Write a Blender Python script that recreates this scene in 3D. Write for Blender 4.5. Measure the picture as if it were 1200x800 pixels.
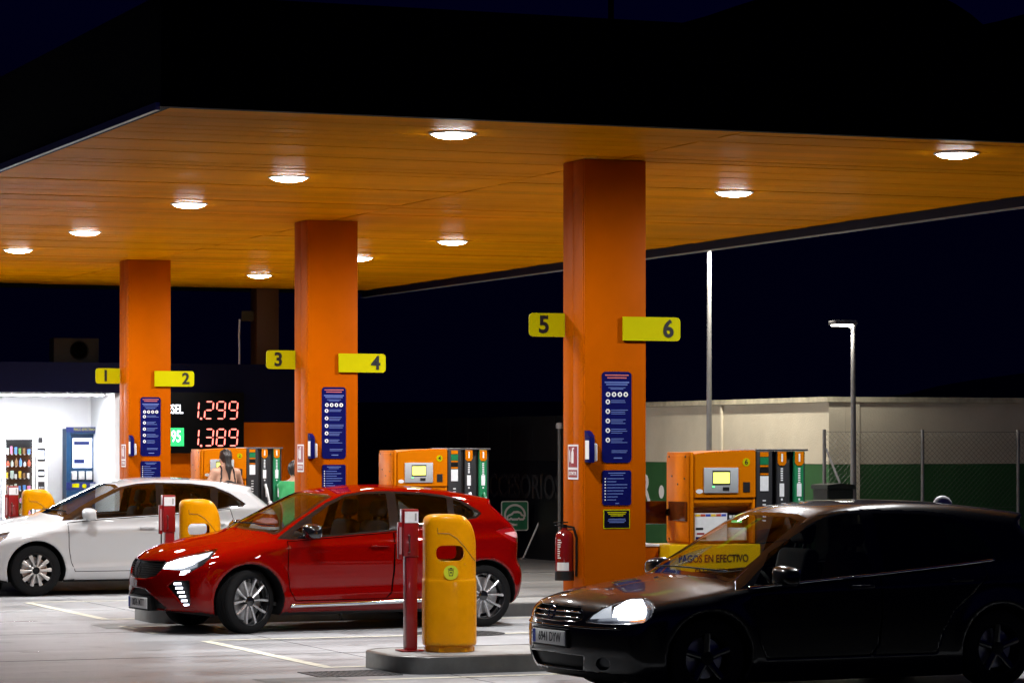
import bpy, bmesh, math, random
import numpy as np
from mathutils import Vector, Matrix

random.seed(7)
R = math.radians
for _o in list(bpy.data.objects):
    bpy.data.objects.remove(_o)
SC = bpy.context.scene
COL = SC.collection

# ---------------------------------------------------------------- camera
# World axes follow the filling station: +Y runs along the row of islands,
# +X along each island.  The camera stands at the origin, 1.9 m up.
CAM_H = 1.9
FPX, HOR = 3600.0, 520.0            # focal length and horizon row, in pixels of the 1200x800 photograph
TH = math.atan(1430 / FPX)
SN, CS = math.sin(TH), math.cos(TH)
cam = bpy.data.cameras.new('camera')
cam.sensor_width = 36.0
cam.lens = FPX / 1200 * 36
cam.shift_y = (HOR - 400) / 1200
cam.clip_end = 3000
cam_o = bpy.data.objects.new('camera', cam)
cam_o.location = (0, 0, CAM_H)
cam_o.rotation_euler = (R(90), 0, -TH)
COL.objects.link(cam_o)
SC.camera = cam_o

# ---------------------------------------------------------------- night sky
world = bpy.data.worlds.new('World')
SC.world = world
world.use_nodes = True
wn = world.node_tree
wn.nodes.clear()
w_out = wn.nodes.new('ShaderNodeOutputWorld')
w_bg = wn.nodes.new('ShaderNodeBackground')
w_sky = wn.nodes.new('ShaderNodeTexSky')
w_sky.sky_type = 'NISHITA'
w_sky.sun_disc = False
w_sky.sun_elevation = R(-3.0)        # the sun is well below the horizon
w_sky.sun_rotation = R(180)
w_tint = wn.nodes.new('ShaderNodeMix')
w_tint.data_type = 'RGBA'
w_tint.blend_type = 'MULTIPLY'
w_tint.inputs[0].default_value = 1.0
w_tint.inputs[7].default_value = (0.035, 0.040, 1.0, 1)   # deep blue of late dusk
w_bw = wn.nodes.new('ShaderNodeRGBToBW')
wn.links.new(w_sky.outputs[0], w_bw.inputs[0])
w_ad = wn.nodes.new('ShaderNodeMath')
w_ad.operation = 'MULTIPLY_ADD'
w_ad.inputs[1].default_value = 0.9
w_ad.inputs[2].default_value = 0.026
wn.links.new(w_bw.outputs[0], w_ad.inputs[0])
wn.links.new(w_ad.outputs[0], w_tint.inputs[6])
wn.links.new(w_tint.outputs[2], w_bg.inputs[0])
w_bg.inputs[1].default_value = 0.15
wn.links.new(w_bg.outputs[0], w_out.inputs[0])

SC.view_settings.view_transform = 'Standard'
SC.view_settings.look = 'None'
SC.view_settings.exposure = 0.0
SC.view_settings.gamma = 1.0
SC.view_settings.use_curve_mapping = False
SC.render.engine = 'CYCLES'
cy = SC.cycles
cy.max_bounces = 8
cy.diffuse_bounces = 4
cy.glossy_bounces = 4
cy.transmission_bounces = 6
cy.transparent_max_bounces = 16
cy.caustics_reflective = False
cy.caustics_refractive = False
cy.sample_clamp_indirect = 4.0
cy.use_denoising = True

LAMP_L = 60.0                        # radiance of each canopy lamp lens
LAMP_W = 1080.0                      # the wide beam its reflector throws down and inwards


# ---------------------------------------------------------------- pixel -> place
def on_y(px, Y):
    k = (px - 600) / FPX
    Z = Y / (CS - k * SN)
    return Z * SN + k * Z * CS, Z          # X on the plane Y = const, and depth


def on_x(px, X):
    k = (px - 600) / FPX
    Z = X / (SN + k * CS)
    return Z * CS - k * Z * SN, Z


def hz(py, Z):
    return CAM_H + (HOR - py) / FPX * Z


def on_g(px, py, z=0.0):
    Z = (CAM_H - z) * FPX / (py - HOR)
    k = (px - 600) / FPX * Z
    return Z * SN + k * CS, Z * CS - k * SN


# ---------------------------------------------------------------- materials
MATS = {}


def nodes_of(name):
    m = bpy.data.materials.new(name)
    m.use_nodes = True
    nt = m.node_tree
    b = nt.nodes['Principled BSDF']
    return m, nt, b


def mat(name, col, rough=0.5, metal=0.0, coat=0.0, noise=0.0, nscale=8.0, bump=0.0, bscale=60.0,
        emit=0.0, spec=0.5, rvar=0.0, rnd=0.0, coat_rough=0.03, ecol=None):
    if name in MATS:
        return MATS[name]
    m, nt, b = nodes_of(name)
    L = nt.links
    b.inputs['Base Color'].default_value = (*col, 1)
    b.inputs['Roughness'].default_value = rough
    b.inputs['Metallic'].default_value = metal
    b.inputs['Coat Weight'].default_value = coat
    b.inputs['Coat Roughness'].default_value = coat_rough
    b.inputs['Specular IOR Level'].default_value = spec
    if emit:
        b.inputs['Emission Color'].default_value = (*(ecol or col), 1)
        b.inputs['Emission Strength'].default_value = emit
    tc = None
    if noise or bump or rvar:
        tc = nt.nodes.new('ShaderNodeTexCoord')
    if noise:
        n = nt.nodes.new('ShaderNodeTexNoise')
        n.inputs['Scale'].default_value = nscale
        n.inputs['Detail'].default_value = 6
        n.inputs['Roughness'].default_value = 0.65
        L.new(tc.outputs['Object'], n.inputs['Vector'])
        rm = nt.nodes.new('ShaderNodeMapRange')
        rm.inputs[1].default_value = 0.3
        rm.inputs[2].default_value = 0.7
        rm.inputs[3].default_value = 1 - noise
        rm.inputs[4].default_value = 1 + noise
        L.new(n.outputs[0], rm.inputs[0])
        last = rm.outputs[0]
        if rnd:
            oi = nt.nodes.new('ShaderNodeObjectInfo')
            r2 = nt.nodes.new('ShaderNodeMapRange')
            r2.inputs[3].default_value = 1 - rnd
            r2.inputs[4].default_value = 1 + rnd
            L.new(oi.outputs['Random'], r2.inputs[0])
            mm = nt.nodes.new('ShaderNodeMath')
            mm.operation = 'MULTIPLY'
            L.new(last, mm.inputs[0])
            L.new(r2.outputs[0], mm.inputs[1])
            last = mm.outputs[0]
        mx = nt.nodes.new('ShaderNodeMix')
        mx.data_type = 'RGBA'
        mx.blend_type = 'MULTIPLY'
        mx.inputs[0].default_value = 1
        mx.inputs[6].default_value = (*col, 1)
        L.new(last, mx.inputs[7])
        L.new(mx.outputs[2], b.inputs['Base Color'])
    if rvar:
        n = nt.nodes.new('ShaderNodeTexNoise')
        n.inputs['Scale'].default_value = nscale * 0.7
        n.inputs['Detail'].default_value = 5
        L.new(tc.outputs['Object'], n.inputs['Vector'])
        rm = nt.nodes.new('ShaderNodeMapRange')
        rm.inputs[1].default_value = 0.3
        rm.inputs[2].default_value = 0.7
        rm.inputs[3].default_value = max(0.02, rough - rvar)
        rm.inputs[4].default_value = rough + rvar
        L.new(n.outputs[0], rm.inputs[0])
        L.new(rm.outputs[0], b.inputs['Roughness'])
    if bump:
        n = nt.nodes.new('ShaderNodeTexNoise')
        n.inputs['Scale'].default_value = bscale
        n.inputs['Detail'].default_value = 4
        L.new(tc.outputs['Object'], n.inputs['Vector'])
        bp = nt.nodes.new('ShaderNodeBump')
        bp.inputs['Strength'].default_value = bump
        bp.inputs['Distance'].default_value = 0.01
        L.new(n.outputs[0], bp.inputs['Height'])
        L.new(bp.outputs[0], b.inputs['Normal'])
    MATS[name] = m
    return m


def glass(name, tint=(0.75, 0.8, 0.78), ior=1.5, rough=0.0):
    """thin sheet glass: clear straight through, fresnel mirror on top"""
    if name in MATS:
        return MATS[name]
    m = bpy.data.materials.new(name)
    m.use_nodes = True
    nt = m.node_tree
    nt.nodes.clear()
    o = nt.nodes.new('ShaderNodeOutputMaterial')
    mx = nt.nodes.new('ShaderNodeMixShader')
    t = nt.nodes.new('ShaderNodeBsdfTransparent')
    g = nt.nodes.new('ShaderNodeBsdfGlossy')
    fr = nt.nodes.new('ShaderNodeFresnel')
    ml = nt.nodes.new('ShaderNodeMath')
    ml.operation = 'MULTIPLY'
    ml.inputs[1].default_value = 1.3
    ml.use_clamp = True
    t.inputs[0].default_value = (*tint, 1)
    g.inputs['Roughness'].default_value = rough
    ge = nt.nodes.new('ShaderNodeNewGeometry')           # same mirror strength from either side of the sheet
    im = nt.nodes.new('ShaderNodeMapRange')
    im.inputs[3].default_value = ior
    im.inputs[4].default_value = 1.0 / ior
    nt.links.new(ge.outputs['Backfacing'], im.inputs[0])
    nt.links.new(im.outputs[0], fr.inputs[0])
    nt.links.new(fr.outputs[0], ml.inputs[0])
    nt.links.new(ml.outputs[0], mx.inputs[0])
    nt.links.new(t.outputs[0], mx.inputs[1])
    nt.links.new(g.outputs[0], mx.inputs[2])
    nt.links.new(mx.outputs[0], o.inputs[0])
    MATS[name] = m
    return m


# ---------------------------------------------------------------- objects
def link(o, parent=None):
    COL.objects.link(o)
    if parent is not None:
        o.parent = parent
    return o


def tag(o, label, cat, group=None):
    o['label'] = label
    o['category'] = cat
    if group:
        o['group'] = group
    return o


def thing(name, label, cat, loc=(0, 0, 0), rz=0.0, group=None):
    o = bpy.data.objects.new(name, None)
    o.empty_display_size = 0.1
    COL.objects.link(o)
    o.location = loc
    o.rotation_euler = (0, 0, rz)
    return tag(o, label, cat, group)


def obj(name, me, m, parent=None, loc=None, rot=None, label=None):
    o = bpy.data.objects.new(name, me)
    if m is not None:
        if not isinstance(m, (list, tuple)):
            m = [m]
        if not me.materials:
            for k in m:
                me.materials.append(k)
    link(o, parent)
    if loc is not None:
        o.location = loc
    if rot is not None:
        o.rotation_euler = rot
    if label:
        o['label'] = label
    return o


def to_me(bm, name='mesh', smooth=False):
    me = bpy.data.meshes.new(name)
    bm.normal_update()
    bm.to_mesh(me)
    bm.free()
    if smooth is True:
        me.polygons.foreach_set('use_smooth', [True] * len(me.polygons))
    elif smooth:
        me.polygons.foreach_set('use_smooth', [True] * len(me.polygons))
        me.set_sharp_from_angle(angle=R(smooth))
    return me


def copy_tree(o, parent=None):
    c = o.copy()
    COL.objects.link(c)
    c.parent = parent
    for ch in list(o.children):
        copy_tree(ch, c)
    return c


def relabel(o, label):
    o['label'] = label
    return o


def add_box(bm, x0, x1, y0, y1, z0, z1, bevel=0.0, seg=2):
    t = bmesh.new()
    bmesh.ops.create_cube(t, size=1)
    for v in t.verts:
        v.co = Vector(((x0 + x1) / 2 + v.co.x * (x1 - x0), (y0 + y1) / 2 + v.co.y * (y1 - y0),
                       (z0 + z1) / 2 + v.co.z * (z1 - z0)))
    if bevel:
        bmesh.ops.bevel(t, geom=list(t.edges), offset=bevel, segments=seg, affect='EDGES', profile=0.5)
    merge(bm, t)


def merge(bm, t):
    mp = {}
    for v in t.verts:
        mp[v] = bm.verts.new(v.co)
    for f in t.faces:
        try:
            nf = bm.faces.new([mp[v] for v in f.verts])
            nf.smooth = f.smooth
            nf.material_index = f.material_index
        except ValueError:
            pass
    t.free()


def box(name, x0, x1, y0, y1, z0, z1, m, parent=None, bevel=0.0, label=None, seg=2):
    bm = bmesh.new()
    add_box(bm, x0, x1, y0, y1, z0, z1, bevel, seg)
    return obj(name, to_me(bm, name, 40 if bevel else False), m, parent, label=label)


def add_tube(bm, pts, r, n=8, cap=True):
    pts = [Vector(p) for p in pts]
    rings = []
    up = Vector((0.0123, 0.0345, 1)).normalized()
    for i, p in enumerate(pts):
        a = pts[max(0, i - 1)]
        b = pts[min(len(pts) - 1, i + 1)]
        d = (b - a).normalized()
        u = d.cross(up)
        if u.length < 0.05:
            u = d.cross(Vector((1, 0.2, 0)))
        u.normalize()
        w = d.cross(u)
        rr = r[i] if isinstance(r, (list, tuple)) else r
        rings.append([bm.verts.new(p + (u * math.cos(2 * math.pi * k / n) + w * math.sin(2 * math.pi * k / n)) * rr)
                      for k in range(n)])
    for A, B in zip(rings, rings[1:]):
        for k in range(n):
            bm.faces.new((A[k], A[(k + 1) % n], B[(k + 1) % n], B[k]))
    if cap:
        bm.faces.new(rings[0][::-1])
        bm.faces.new(rings[-1])


def tube(name, pts, r, m, parent=None, n=10, label=None):
    bm = bmesh.new()
    add_tube(bm, pts, r, n)
    bmesh.ops.recalc_face_normals(bm, faces=bm.faces)
    return obj(name, to_me(bm, name, 50), m, parent, label=label)


def add_lathe(bm, prof, n=24, axis='z', c=(0, 0, 0)):
    rings = []
    for (r, h) in prof:
        ring = []
        for k in range(n):
            a = 2 * math.pi * k / n
            p = (r * math.cos(a), r * math.sin(a), h)
            if axis == 'y':
                p = (p[0], h, p[1])
            if axis == 'x':
                p = (h, p[0], p[1])
            ring.append(bm.verts.new((p[0] + c[0], p[1] + c[1], p[2] + c[2])))
        rings.append(ring)
    for A, B in zip(rings, rings[1:]):
        for k in range(n):
            bm.faces.new((A[k], A[(k + 1) % n], B[(k + 1) % n], B[k]))
    if prof[0] != prof[-1]:
        if prof[0][0] > 1e-4:
            bm.faces.new(rings[0][::-1])
        if prof[-1][0] > 1e-4:
            bm.faces.new(rings[-1])


def lathe(name, prof, m, parent=None, n=24, axis='z', c=(0, 0, 0), label=None, sharp=40):
    bm = bmesh.new()
    add_lathe(bm, [(max(r, 1e-5), h) for r, h in prof], n, axis, c)
    bmesh.ops.remove_doubles(bm, verts=bm.verts, dist=2e-5)
    bmesh.ops.recalc_face_normals(bm, faces=bm.faces)
    return obj(name, to_me(bm, name, sharp), m, parent, label=label)


def rrect(w, h, r, n=5, c=(0, 0)):
    pts = []
    for (sx, sy, a0) in ((1, 1, 0), (-1, 1, 90), (-1, -1, 180), (1, -1, 270)):
        for k in range(n + 1):
            a = R(a0 + 90 * k / n)
            pts.append((c[0] + sx * (w / 2 - r) + r * math.cos(a), c[1] + sy * (h / 2 - r) + r * math.sin(a)))
    return pts


def add_plate(bm, pts, y0, y1, plane='xz'):
    """prism of a 2-D outline; 'xz' -> extruded along y (y0 is the front)"""
    def P(a, b, d):
        return (a, d, b) if plane == 'xz' else ((d, a, b) if plane == 'yz' else (a, b, d))
    A = [bm.verts.new(P(a, b, y0)) for a, b in pts]
    B = [bm.verts.new(P(a, b, y1)) for a, b in pts]
    bm.faces.new(A)
    bm.faces.new(B[::-1])
    n = len(pts)
    for k in range(n):
        bm.faces.new((A[k], B[k], B[(k + 1) % n], A[(k + 1) % n]))


def plate(name, pts, y0, y1, m, parent=None, plane='xz', label=None, bevel=0):
    bm = bmesh.new()
    add_plate(bm, pts, y0, y1, plane)
    bmesh.ops.recalc_face_normals(bm, faces=bm.faces)
    if bevel:
        bmesh.ops.bevel(bm, geom=list(bm.edges), offset=bevel, segments=2, affect='EDGES', clamp_overlap=True)
    return obj(name, to_me(bm, name, 35), m, parent, label=label)


def text_mesh(s, size, bold=0.0, depth=0.002, align='CENTER', sx=1.0):
    cu = bpy.data.curves.new('lettering', 'FONT')
    cu.body = s
    cu.size = size
    cu.offset = bold
    cu.extrude = depth
    cu.align_x = align
    cu.align_y = 'CENTER'
    cu.resolution_u = 4
    o = bpy.data.objects.new('lettering', cu)
    COL.objects.link(o)
    dg = bpy.context.evaluated_depsgraph_get()
    me = bpy.data.meshes.new_from_object(o.evaluated_get(dg))
    bpy.data.objects.remove(o)
    bpy.data.curves.remove(cu)
    me.materials.clear()
    if sx != 1:
        me.transform(Matrix.Scale(sx, 4, (1, 0, 0)))
    me.transform(Matrix.Rotation(R(90), 4, 'X'))       # stands up, faces -Y
    return me


def text(name, s, size, loc, m, parent=None, bold=0.0, depth=0.002, align='CENTER', sx=1.0, rot=None):
    return obj(name, text_mesh(s, size, bold, depth, align, sx), m, parent, loc=loc, rot=rot)


# ---------------------------------------------------------------- implicit surfaces
def smax(a, b, k):
    h = np.maximum(k - np.abs(a - b), 0) / k
    return np.maximum(a, b) + h * h * k * 0.25


def smin(a, b, k):
    return -smax(-a, -b, k)


def surface_nets(f, lo, hi, d, iters=3):
    n = [int(math.ceil((hi[i] - lo[i]) / d)) + 1 for i in range(3)]
    ax = [lo[i] + d * np.arange(n[i]) for i in range(3)]
    X, Y, Z = np.meshgrid(*ax, indexing='ij')
    F = f(X, Y, Z).astype(np.float64)
    F[np.abs(F) < 1e-9] = 1e-9
    S = F < 0
    c = tuple(k - 1 for k in n)
    acc = np.zeros(c + (3,))
    cnt = np.zeros(c)
    corner = [(i, j, k) for i in (0, 1) for j in (0, 1) for k in (0, 1)]

    def sub(A, o):
        return A[o[0]:o[0] + c[0], o[1]:o[1] + c[1], o[2]:o[2] + c[2]]
    for a in corner:
        for q in range(3):
            if a[q] == 0:
                b = list(a)
                b[q] = 1
                fa, fb = sub(F, a), sub(F, b)
                m = (fa < 0) != (fb < 0)
                t = np.where(m, fa / np.where(m, fa - fb, 1), 0)
                for r in range(3):
                    acc[..., r] += np.where(m, a[r] + (t if r == q else 0), 0)
                cnt += m
    act = cnt > 0
    idx = -np.ones(c, dtype=np.int64)
    idx[act] = np.arange(act.sum())
    base = np.stack(np.nonzero(act), 1)
    V = (base + acc[act] / cnt[act][:, None]) * d + np.array(lo)
    faces = []
    for q in range(3):
        u, w = (q + 1) % 3, (q + 2) % 3
        sl0 = [slice(1, n[r] - 1) for r in range(3)]
        sl0[q] = slice(0, n[q] - 1)
        sl1 = list(sl0)
        sl1[q] = slice(1, n[q])
        A, B = S[tuple(sl0)], S[tuple(sl1)]
        e = np.stack(np.nonzero(A != B), 1)
        if not len(e):
            continue
        inside = A[tuple(e.T)]
        g = e.copy()
        g[:, u] += 1
        g[:, w] += 1
        quad = []
        for (du, dw) in ((-1, -1), (0, -1), (0, 0), (-1, 0)):
            h = g.copy()
            h[:, u] += du
            h[:, w] += dw
            quad.append(idx[tuple(h.T)])
        qd = np.stack(quad, 1)
        qd[~inside] = qd[~inside][:, ::-1]
        faces.append(qd)
    Fq = np.concatenate(faces)
    Fq = Fq[(Fq >= 0).all(1)]
    e = d * 0.05
    for _ in range(iters):
        x, y, z = V.T
        f0 = f(x, y, z)
        gx = (f(x + e, y, z) - f(x - e, y, z)) / (2 * e)
        gy = (f(x, y + e, z) - f(x, y - e, z)) / (2 * e)
        gz = (f(x, y, z + e) - f(x, y, z - e)) / (2 * e)
        g2 = gx * gx + gy * gy + gz * gz + 1e-6
        st = np.clip(f0 / g2, -d, d)[:, None]
        stp = st * np.stack((gx, gy, gz), 1)
        ln = np.linalg.norm(stp, axis=1)[:, None] + 1e-12
        stp *= np.minimum(1, 0.6 * d / ln)
        V = V - stp
    return V, Fq


def np_mesh(name, V, Fq, smooth=True):
    me = bpy.data.meshes.new(name)
    me.from_pydata([tuple(v) for v in V], [], [tuple(int(i) for i in q) for q in Fq])
    if smooth:
        me.polygons.foreach_set('use_smooth', [True] * len(me.polygons))
    me.update()
    return me


# ---------------------------------------------------------------- cutting outlines into a surface
def in_poly(p, poly):
    x, y = p
    c = False
    n = len(poly)
    j = n - 1
    for i in range(n):
        xi, yi = poly[i]
        xj, yj = poly[j]
        if (yi > y) != (yj > y) and x < (xj - xi) * (y - yi) / (yj - yi) + xi:
            c = not c
        j = i
    return c


def cut(bm, poly, ax, filt=None, pad=0.05):
    """cut the outline `poly` (seen along the third axis; ax = the two axes it lies in) into bm
    and lift the faces inside it out into a bmesh of their own"""
    a, b = ax
    x0 = min(p[0] for p in poly) - pad
    x1 = max(p[0] for p in poly) + pad
    y0 = min(p[1] for p in poly) - pad
    y1 = max(p[1] for p in poly) + pad

    def cand():
        r = []
        for f in bm.faces:
            c = f.verts[0].co
            if x0 < c[a] < x1 and y0 < c[b] < y1:
                m = f.calc_center_median()
                if filt is None or filt(m):
                    r.append(f)
        return r
    n = len(poly)
    live = cand()
    for i in range(n):
        p, q = poly[i], poly[(i + 1) % n]
        dx, dy = q[0] - p[0], q[1] - p[1]
        if dx * dx + dy * dy < 1e-10:
            continue
        sx0, sx1 = min(p[0], q[0]) - 0.002, max(p[0], q[0]) + 0.002
        sy0, sy1 = min(p[1], q[1]) - 0.002, max(p[1], q[1]) + 0.002
        fs = []
        rest = []
        for f in live:
            xs = [v.co[a] for v in f.verts]
            ys = [v.co[b] for v in f.verts]
            if max(xs) >= sx0 and min(xs) <= sx1 and max(ys) >= sy0 and min(ys) <= sy1:
                fs.append(f)
            else:
                rest.append(f)
        if not fs:
            continue
        no = [0, 0, 0]
        no[a], no[b] = -dy, dx
        co = [0, 0, 0]
        co[a], co[b] = p
        g = set(fs)
        for f in fs:
            g.update(f.edges)
            g.update(f.verts)
        r = bmesh.ops.bisect_plane(bm, geom=list(g), dist=1e-6, plane_co=co, plane_no=Vector(no).normalized())
        live = rest + [x for x in r['geom'] if isinstance(x, bmesh.types.BMFace)]
    inside = [f for f in live if f.is_valid and in_poly(
        (f.calc_center_median()[a], f.calc_center_median()[b]), poly)]
    return lift(bm, inside)


def lift(bm, fs):
    nb = bmesh.new()
    mp = {}
    for f in fs:
        for v in f.verts:
            if v not in mp:
                mp[v] = nb.verts.new(v.co)
        nf = nb.faces.new([mp[v] for v in f.verts])
        nf.smooth = True
    bmesh.ops.delete(bm, geom=fs, context='FACES')
    return nb


def dup_bm(bm):
    return bm.copy()


def mirror_bm(bm, axis=1, both=True):
    """mirror across axis=0 plane; both: keep the source half as well"""
    c = bm.copy()
    for v in c.verts:
        v.co[axis] = -v.co[axis]
    bmesh.ops.reverse_faces(c, faces=list(c.faces))
    if not both:
        return c
    out = bm.copy()
    for f in c.faces:
        f.smooth = True
    merge(out, c)
    bmesh.ops.remove_doubles(out, verts=out.verts, dist=0.0008)
    for f in out.faces:
        f.smooth = True
    return out


def recess(bm, vec, shrink=1.0):
    """push a lifted patch in by vec and give it side walls"""
    fs = list(bm.faces)
    r = bmesh.ops.extrude_face_region(bm, geom=fs)
    vs = [g for g in r['geom'] if isinstance(g, bmesh.types.BMVert)]
    bmesh.ops.delete(bm, geom=[f for f in fs if f.is_valid], context='FACES_ONLY')
    for v in vs:
        v.co += Vector(vec)
# ---------------------------------------------------------------- cars
def tab(pts, sig=0.03, lo=-0.5, hi=5.0, n=1600):
    xs = np.linspace(lo, hi, n)
    p = sorted(pts)
    v = np.interp(xs, [a for a, _ in p], [b for _, b in p])
    if sig:
        st = (hi - lo) / (n - 1)
        k = int(sig * 3 / st)
        ker = np.exp(-0.5 * (np.arange(-k, k + 1) * st / sig) ** 2)
        ker /= ker.sum()
        v = np.convolve(np.pad(v, k, mode='edge'), ker, mode='valid')
    return lambda q: np.interp(q, xs, v)


def car_field(s):
    L, W = s['L'], s['W']
    zt = tab(s['top'], 0.05)
    nose = tab(s['nose'], 0.025, -0.2, 1.8, 800)
    tail = tab(s['tail'], 0.025, -0.2, 1.8, 800)
    side = tab(s['side'], 0.03, -0.2, 1.8, 800)
    belt = tab(s['belt'], 0.1)
    wh = [(s['fx'], s['wr'] * 1.0), (s['fx'] + s['wb'], s['wr'] * 1.0)]
    AR = s['arch']

    def f(x, y, z):
        ya = np.abs(y)
        r = ya / W
        tf = np.clip((0.95 - x) / 0.95, 0, 1)
        tr = np.clip((x - (L - 1.0)) / 1.0, 0, 1)
        w = W * (1 - s['pf'] * tf ** 2.2 - s['pr'] * tr ** 2.2) + side(z)
        t = z - belt(x)
        w = w - s['tumble'] * 0.5 * (t + np.sqrt(t * t + 0.0009))
        # shoulder line and door scallop
        for (z0, z1, amp, wd) in s.get('crease', ()):
            zl = z0 + (z1 - z0) * x / L
            q = (z - zl) / wd
            w = w + amp * np.exp(-np.where(q > 0, 2.2 * q, -q) ** 1.3 * 1.0) * np.clip((x - 0.5) / 0.5, 0, 1)
        for (wx, wz) in wh:
            rr = np.sqrt((x - wx) ** 2 + (z - wz) ** 2)
            w = w + s['flare'] * np.exp(-((rr - AR - 0.02) / 0.07) ** 2)
        bl = np.clip((2.7 - x) / 0.7, 0, 1)
        xe = x - s['sweep'] * r * r * bl
        crown = s['crown'] + s.get('hoodcrown', 0.0) * np.clip((1.3 - x) / 0.4, 0, 1)
        ft = z - zt(xe) + crown * r ** 2
        ft = ft / (1 + 0.0 * x)
        fs = ya - w
        ff = nose(z) + s['cf'] * r ** s['cp'] - x
        fr = x - (L - tail(z) - s['cr'] * r ** 3)
        a = smax(fs, ft, s.get('kst', 0.10))
        a = smax(a, ff, 0.07)
        a = smax(a, fr, 0.07)
        zb = s.get('floor_z', 0.17) + 0.06 * np.clip((0.5 - x) / 0.5, 0, 1) + 0.10 * np.clip((x - (L - 0.6)) / 0.6, 0, 1)
        a = smax(a, zb - z, 0.05)
        for (wx, wz) in wh:
            rr = np.sqrt((x - wx) ** 2 + (z - wz) ** 2)
            cyl = np.maximum(rr - AR, (W - 0.30) - ya)
            a = smax(a, -cyl, 0.018)
        return a
    return f


def surf_y(f, x, z, lo=0.2, hi=1.1):
    """outermost half width of the body at points (x, z)"""
    x = np.asarray(x, float)
    z = np.asarray(z, float)
    a = np.full_like(x, lo)
    b = np.full_like(x, hi)
    for _ in range(34):
        m = (a + b) / 2
        v = f(x, m, z) < 0
        a = np.where(v, m, a)
        b = np.where(v, b, m)
    return (a + b) / 2


def surf_z(f, x, y, lo=0.5, hi=1.6):
    x = np.asarray(x, float)
    y = np.asarray(y, float)
    a, b = np.full_like(x, lo), np.full_like(x, hi)
    for _ in range(34):
        m = (a + b) / 2
        v = f(x, y, m) < 0
        a, b = np.where(v, m, a), np.where(v, b, m)
    return a


def surf_x(f, y, z, lo=-0.2, hi=1.0):
    y = np.asarray(y, float)
    z = np.asarray(z, float)
    a, b = np.full_like(y, lo), np.full_like(y, hi)
    for _ in range(34):
        m = (a + b) / 2
        v = f(m, y, z) < 0
        b, a = np.where(v, m, b), np.where(v, a, m)
    return a


def ribbon_side(bm, f, pts, wd=0.010, off=0.0015, closed=False, thick=0.0):
    """thin strip laid on the body side along (x, z) points"""
    P = [Vector((p[0], p[1])) for p in pts]
    if closed:
        P.append(P[0])
    Q = []
    for a, b in zip(P, P[1:]):
        n = max(1, int((b - a).length / 0.03))
        for k in range(n):
            Q.append(a + (b - a) * k / n)
    Q.append(P[-1])
    T = []
    for i in range(len(Q)):
        d = (Q[min(i + 1, len(Q) - 1)] - Q[max(i - 1, 0)]).normalized()
        T.append(Vector((-d.y, d.x)))
    A = [q + t * wd / 2 for q, t in zip(Q, T)]
    B = [q - t * wd / 2 for q, t in zip(Q, T)]
    ya = surf_y(f, [p.x for p in A], [p.y for p in A]) + off
    yb = surf_y(f, [p.x for p in B], [p.y for p in B]) + off
    va = [bm.verts.new((p.x, y, p.y)) for p, y in zip(A, ya)]
    vb = [bm.verts.new((p.x, y, p.y)) for p, y in zip(B, yb)]
    for i in range(len(va) - 1):
        fc = bm.faces.new((va[i], va[i + 1], vb[i + 1], vb[i]))
        fc.smooth = True
    if thick:
        r = bmesh.ops.extrude_face_region(bm, geom=list(bm.faces))
        for g in r['geom']:
            if isinstance(g, bmesh.types.BMVert):
                g.co.y -= thick
    bmesh.ops.recalc_face_normals(bm, faces=bm.faces)


def rot_bm(bm, a):
    bmesh.ops.rotate(bm, verts=bm.verts, cent=(0, 0, 0), matrix=Matrix.Rotation(a, 3, 'Z'))


def ell(cx, cz, rx, rz, n=20):
    return [(cx + rx * math.cos(2 * math.pi * k / n), cz + rz * math.sin(2 * math.pi * k / n)) for k in range(n)]


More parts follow.
